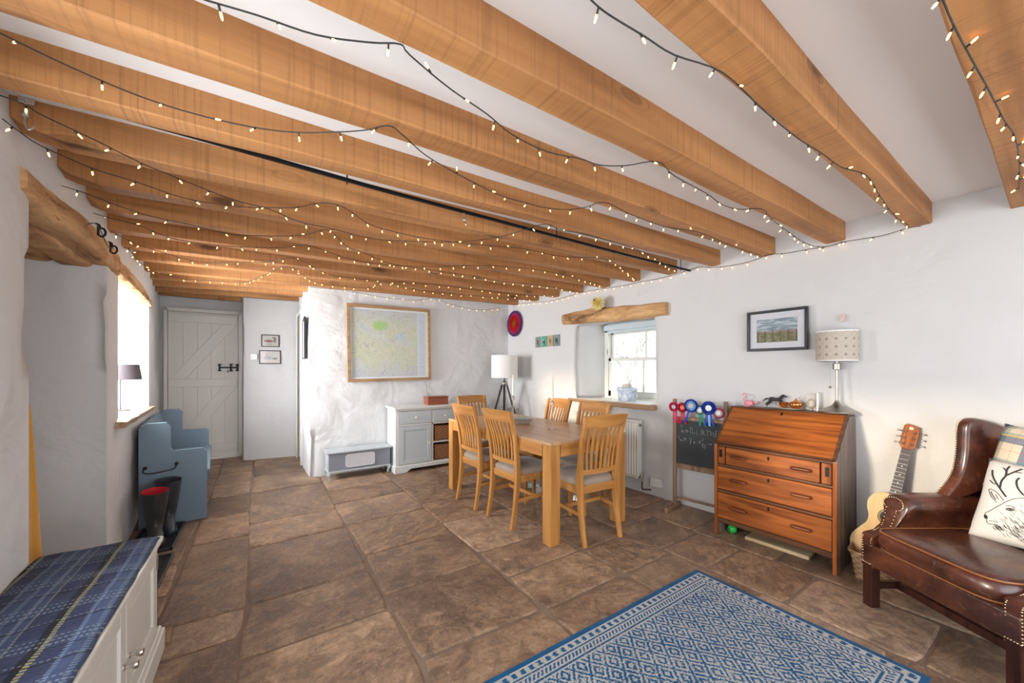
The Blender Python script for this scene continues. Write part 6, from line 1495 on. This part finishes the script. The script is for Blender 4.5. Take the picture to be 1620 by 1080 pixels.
# ---------------------------------------------------------------- fairy lights
STRINGS = {
  'A': [(-0.128, 1.057, 2.112), (-0.101, 1.053, 2.112), (-0.006, 1.033, 2.113), (0.112, 1.016, 2.115), (0.225, 0.966, 2.116), (0.292, 0.939, 2.125), (0.32, 0.949, 2.118), (0.457, 1.003, 2.123), (0.604, 1.041, 2.127), (0.737, 1.088, 2.131), (0.91, 1.105, 2.136), (1.05, 1.071, 2.138), (1.149, 1.063, 2.14), (1.241, 1.007, 2.14), (1.337, 0.922, 2.147), (1.489, 0.944, 2.143), (1.78, 0.96, 2.15), (1.958, 0.984, 2.155), (2.11, 0.971, 2.158), (2.242, 0.907, 2.167), (2.462, 0.936, 2.164), (3.124, 1.0, 2.181), (3.349, 0.956, 2.184), (3.338, 0.852, 2.189)],
  'B': [(0.577, 0.575, 2.111), (0.601, 0.579, 2.112), (0.657, 0.581, 2.113), (0.779, 0.572, 2.116), (0.89, 0.564, 2.118), (1.07, 0.53, 2.129), (1.32, 0.532, 2.126), (1.596, 0.532, 2.132), (1.792, 0.52, 2.136), (1.992, 0.513, 2.14), (2.203, 0.481, 2.152), (2.524, 0.501, 2.152), (2.948, 0.526, 2.162), (3.25, 0.52, 2.176)],
  'C': [(1.181, 0.15, 2.111), (1.24, 0.147, 2.112), (1.357, 0.144, 2.114), (1.57, 0.133, 2.119), (1.798, 0.12, 2.123), (2.049, 0.108, 2.128), (2.242, 0.095, 2.132), (2.586, 0.099, 2.14), (2.989, 0.116, 2.157)],
  'D': [(-0.536, 1.422, 2.114), (-0.524, 1.439, 2.115), (-0.424, 1.505, 2.12), (-0.304, 1.555, 2.124), (-0.178, 1.569, 2.127), (-0.036, 1.553, 2.13), (0.092, 1.506, 2.131), (0.214, 1.423, 2.131), (0.299, 1.351, 2.13), (0.363, 1.295, 2.138), (0.415, 1.306, 2.131), (0.534, 1.391, 2.137), (0.68, 1.449, 2.142), (0.821, 1.495, 2.146), (0.986, 1.539, 2.152), (1.114, 1.535, 2.154), (1.232, 1.533, 2.157), (1.355, 1.486, 2.158), (1.417, 1.408, 2.157), (1.468, 1.319, 2.163), (1.683, 1.335, 2.16), (2.022, 1.348, 2.168), (2.291, 1.291, 2.172), (2.618, 1.307, 2.18), (2.9, 1.317, 2.186), (3.27, 1.331, 2.203)],
  'E': [(-0.65, 1.785, 2.124), (-0.611, 1.806, 2.125), (-0.587, 1.856, 2.127), (-0.498, 1.964, 2.133), (-0.393, 2.104, 2.14), (-0.277, 2.2, 2.145), (-0.138, 2.315, 2.152), (-0.043, 2.345, 2.155), (0.042, 2.372, 2.158), (0.19, 2.495, 2.165), (0.351, 2.517, 2.169), (0.554, 2.57, 2.175), (0.689, 2.575, 2.179), (0.87, 2.478, 2.179), (1.113, 2.333, 2.18), (1.275, 2.13, 2.177), (1.343, 1.931, 2.172), (1.413, 1.734, 2.175), (1.533, 1.746, 2.17), (1.727, 1.716, 2.173), (1.984, 1.726, 2.179), (2.232, 1.748, 2.186), (2.667, 1.84, 2.198), (3.193, 2.017, 2.223)],
  'F': [(-0.707, 1.957, 2.128), (-0.702, 2.007, 2.13), (-0.687, 2.106, 2.133), (-0.651, 2.174, 2.136), (-0.576, 2.271, 2.141), (-0.459, 2.337, 2.146), (-0.308, 2.439, 2.152), (-0.099, 2.417, 2.156), (0.042, 2.342, 2.157), (0.152, 2.262, 2.157), (0.26, 2.144, 2.163), (0.362, 2.121, 2.157), (0.514, 2.288, 2.165), (0.643, 2.347, 2.17), (0.912, 2.376, 2.177), (1.267, 2.307, 2.183), (1.58, 2.208, 2.186), (1.968, 2.21, 2.195), (2.29, 2.071, 2.197), (2.699, 2.217, 2.211), (3.266, 2.494, 2.24)],
  'G': [(-0.76, 2.578, 2.147), (-0.697, 2.632, 2.15), (-0.605, 2.773, 2.157), (-0.497, 2.87, 2.162), (-0.364, 2.906, 2.166), (-0.231, 2.979, 2.172), (-0.099, 2.979, 2.174), (0.171, 2.813, 2.175), (0.268, 2.686, 2.173), (0.356, 2.583, 2.18), (0.504, 2.858, 2.184), (0.679, 3.0, 2.192), (0.912, 3.193, 2.203), (1.332, 3.231, 2.214), (1.753, 3.244, 2.224), (2.157, 3.315, 2.235), (2.627, 3.257, 2.243), (3.246, 3.344, 2.267)],
  'H': [(-0.764, 2.976, 2.16), (-0.718, 3.023, 2.162), (-0.609, 3.097, 2.167), (-0.523, 3.281, 2.175), (-0.401, 3.362, 2.18), (-0.15, 3.319, 2.184), (0.11, 3.173, 2.185), (0.214, 3.069, 2.192), (0.321, 3.019, 2.185), (0.587, 3.22, 2.197), (0.874, 3.266, 2.205), (1.274, 3.092, 2.208), (1.472, 2.944, 2.216), (1.819, 2.725, 2.208), (2.327, 2.686, 2.218), (3.23, 2.902, 2.253)],
  'I': [(-0.782, 3.351, 2.172), (-0.724, 3.633, 2.182), (-0.627, 3.797, 2.189), (-0.515, 3.965, 2.197), (-0.384, 4.039, 2.203), (-0.105, 3.823, 2.202), (0.022, 3.75, 2.202), (0.239, 3.493, 2.206), (0.526, 3.935, 2.219), (0.839, 4.007, 2.228), (1.282, 3.947, 2.236), (1.71, 3.876, 2.243), (2.178, 3.902, 2.254), (2.741, 3.914, 2.267), (3.197, 3.727, 2.279)],
  'J': [(-0.802, 3.797, 2.186), (-0.841, 4.637, 2.212), (-0.657, 5.017, 2.228), (-0.411, 4.967, 2.232), (-0.145, 4.868, 2.235), (0.04, 4.296, 2.22), (0.208, 3.853, 2.217), (0.485, 4.443, 2.235), (1.002, 4.524, 2.249), (1.092, 4.082, 2.244), (1.535, 4.284, 2.253), (2.046, 4.324, 2.265), (2.579, 4.274, 2.275), (3.199, 4.194, 2.294)],
  'K': [(0.45, 5.05, 2.291), (0.862, 5.05, 2.3), (1.351, 5.05, 2.266), (1.801, 5.05, 2.271), (2.043, 5.05, 2.324), (2.374, 5.05, 2.257), (2.807, 5.05, 2.23), (3.189, 5.05, 2.295)],
  'L': [(3.33, 4.79, 2.332), (3.33, 4.275, 2.284), (3.33, 3.909, 2.255), (3.33, 3.396, 2.271), (3.33, 3.011, 2.256), (3.33, 2.735, 2.234), (3.33, 2.519, 2.234), (3.33, 2.298, 2.223), (3.33, 2.084, 2.228), (3.33, 1.889, 2.245), (3.33, 1.744, 2.212), (3.33, 1.614, 2.195), (3.33, 1.483, 2.189), (3.33, 1.388, 2.197), (3.33, 1.302, 2.211), (3.33, 1.178, 2.193), (3.33, 1.021, 2.185), (3.33, 0.951, 2.175), (3.33, 0.837, 2.183), (3.33, 0.746, 2.175), (3.33, 0.64, 2.169), (3.33, 0.533, 2.182), (3.33, 0.482, 2.174)],
}
te = NT('warm_led'); te.out((1.0, .62, .20), .3, Emission_Color=(1.0, .50, .13), Emission_Strength=EMIT)
M_LED = te.m
M_WIRE = plain('dark_green_wire', (.020, .024, .022), .5)
bm = BM(); lathe(bm, [(0, .002), (.0024, .001), (.0026, -.010), (.0020, -.014), (0, -.014)], 8, mi=0); lathe(bm, [(0, -.012), (.0022, -.013), (.0028, -.019), (.0022, -.026), (0, -.029)], 8, mi=1)
bulb_me = bpy.data.meshes.new('bulb'); bm.to_mesh(bulb_me); bm.free(); bulb_me.materials.append(M_WIRE); bulb_me.materials.append(M_LED)
for p in bulb_me.polygons: p.use_smooth = True
LAB = {'A': 'warm fairy lights looping from the top left across the third beam from the camera', 'B': 'string of warm fairy lights along the second beam from the camera', 'C': 'string of warm fairy lights under the nearest beam, top right corner',
       'D': 'string of warm fairy lights crossing from the upper left edge to the fourth beam', 'E': 'string of warm fairy lights starting by the metal hook and ending past the black rail', 'F': 'string of warm fairy lights rising from the left wall corner under the sixth beam',
       'G': 'string of warm fairy lights running from above the near end of the gnarled lintel', 'H': 'string of warm fairy lights running from above the iron hooks', 'I': 'string of warm fairy lights running from above the far end of the gnarled lintel',
       'J': 'string of warm fairy lights farthest from the camera, starting above the far left window', 'K': 'string of warm fairy lights draped along the wall above the framed map', 'L': 'warm fairy lights swagged along the top of the right wall under the beam ends'}
rl = random.Random(21)
for key_, P in STRINGS.items():
    root = thing('fairy_lights', LAB[key_], 'fairy lights', P[0], 0, 'fairy light strings')
    path = [Vector(p) - Vector(P[0]) for p in P]; sm = smoothpath(path, 4)
    bm = BM(); tube(bm, sm, .0021, 5); obj('cable', bm, M_WIRE, root, smooth=True)
    acc = .05; step = .125
    for a, b in zip(sm, sm[1:]):
        L = (b - a).length; 
        while acc < L:
            o = bpy.data.objects.new('bulb', bulb_me); COL.objects.link(o); o.parent = root; o.location = a.lerp(b, acc / L)
            t1, t2 = rl.uniform(-.9, .9), rl.uniform(-.9, .9)
            if rl.random() < .18: t1 += 1.5
            if key_ == 'L': t1 *= .4; t2 = -abs(t2)
            o.rotation_euler = (t1, t2 * .6, rl.uniform(0, 6.28) if key_ != 'L' else 0)
            acc += step * rl.uniform(.8, 1.2)
        acc -= L
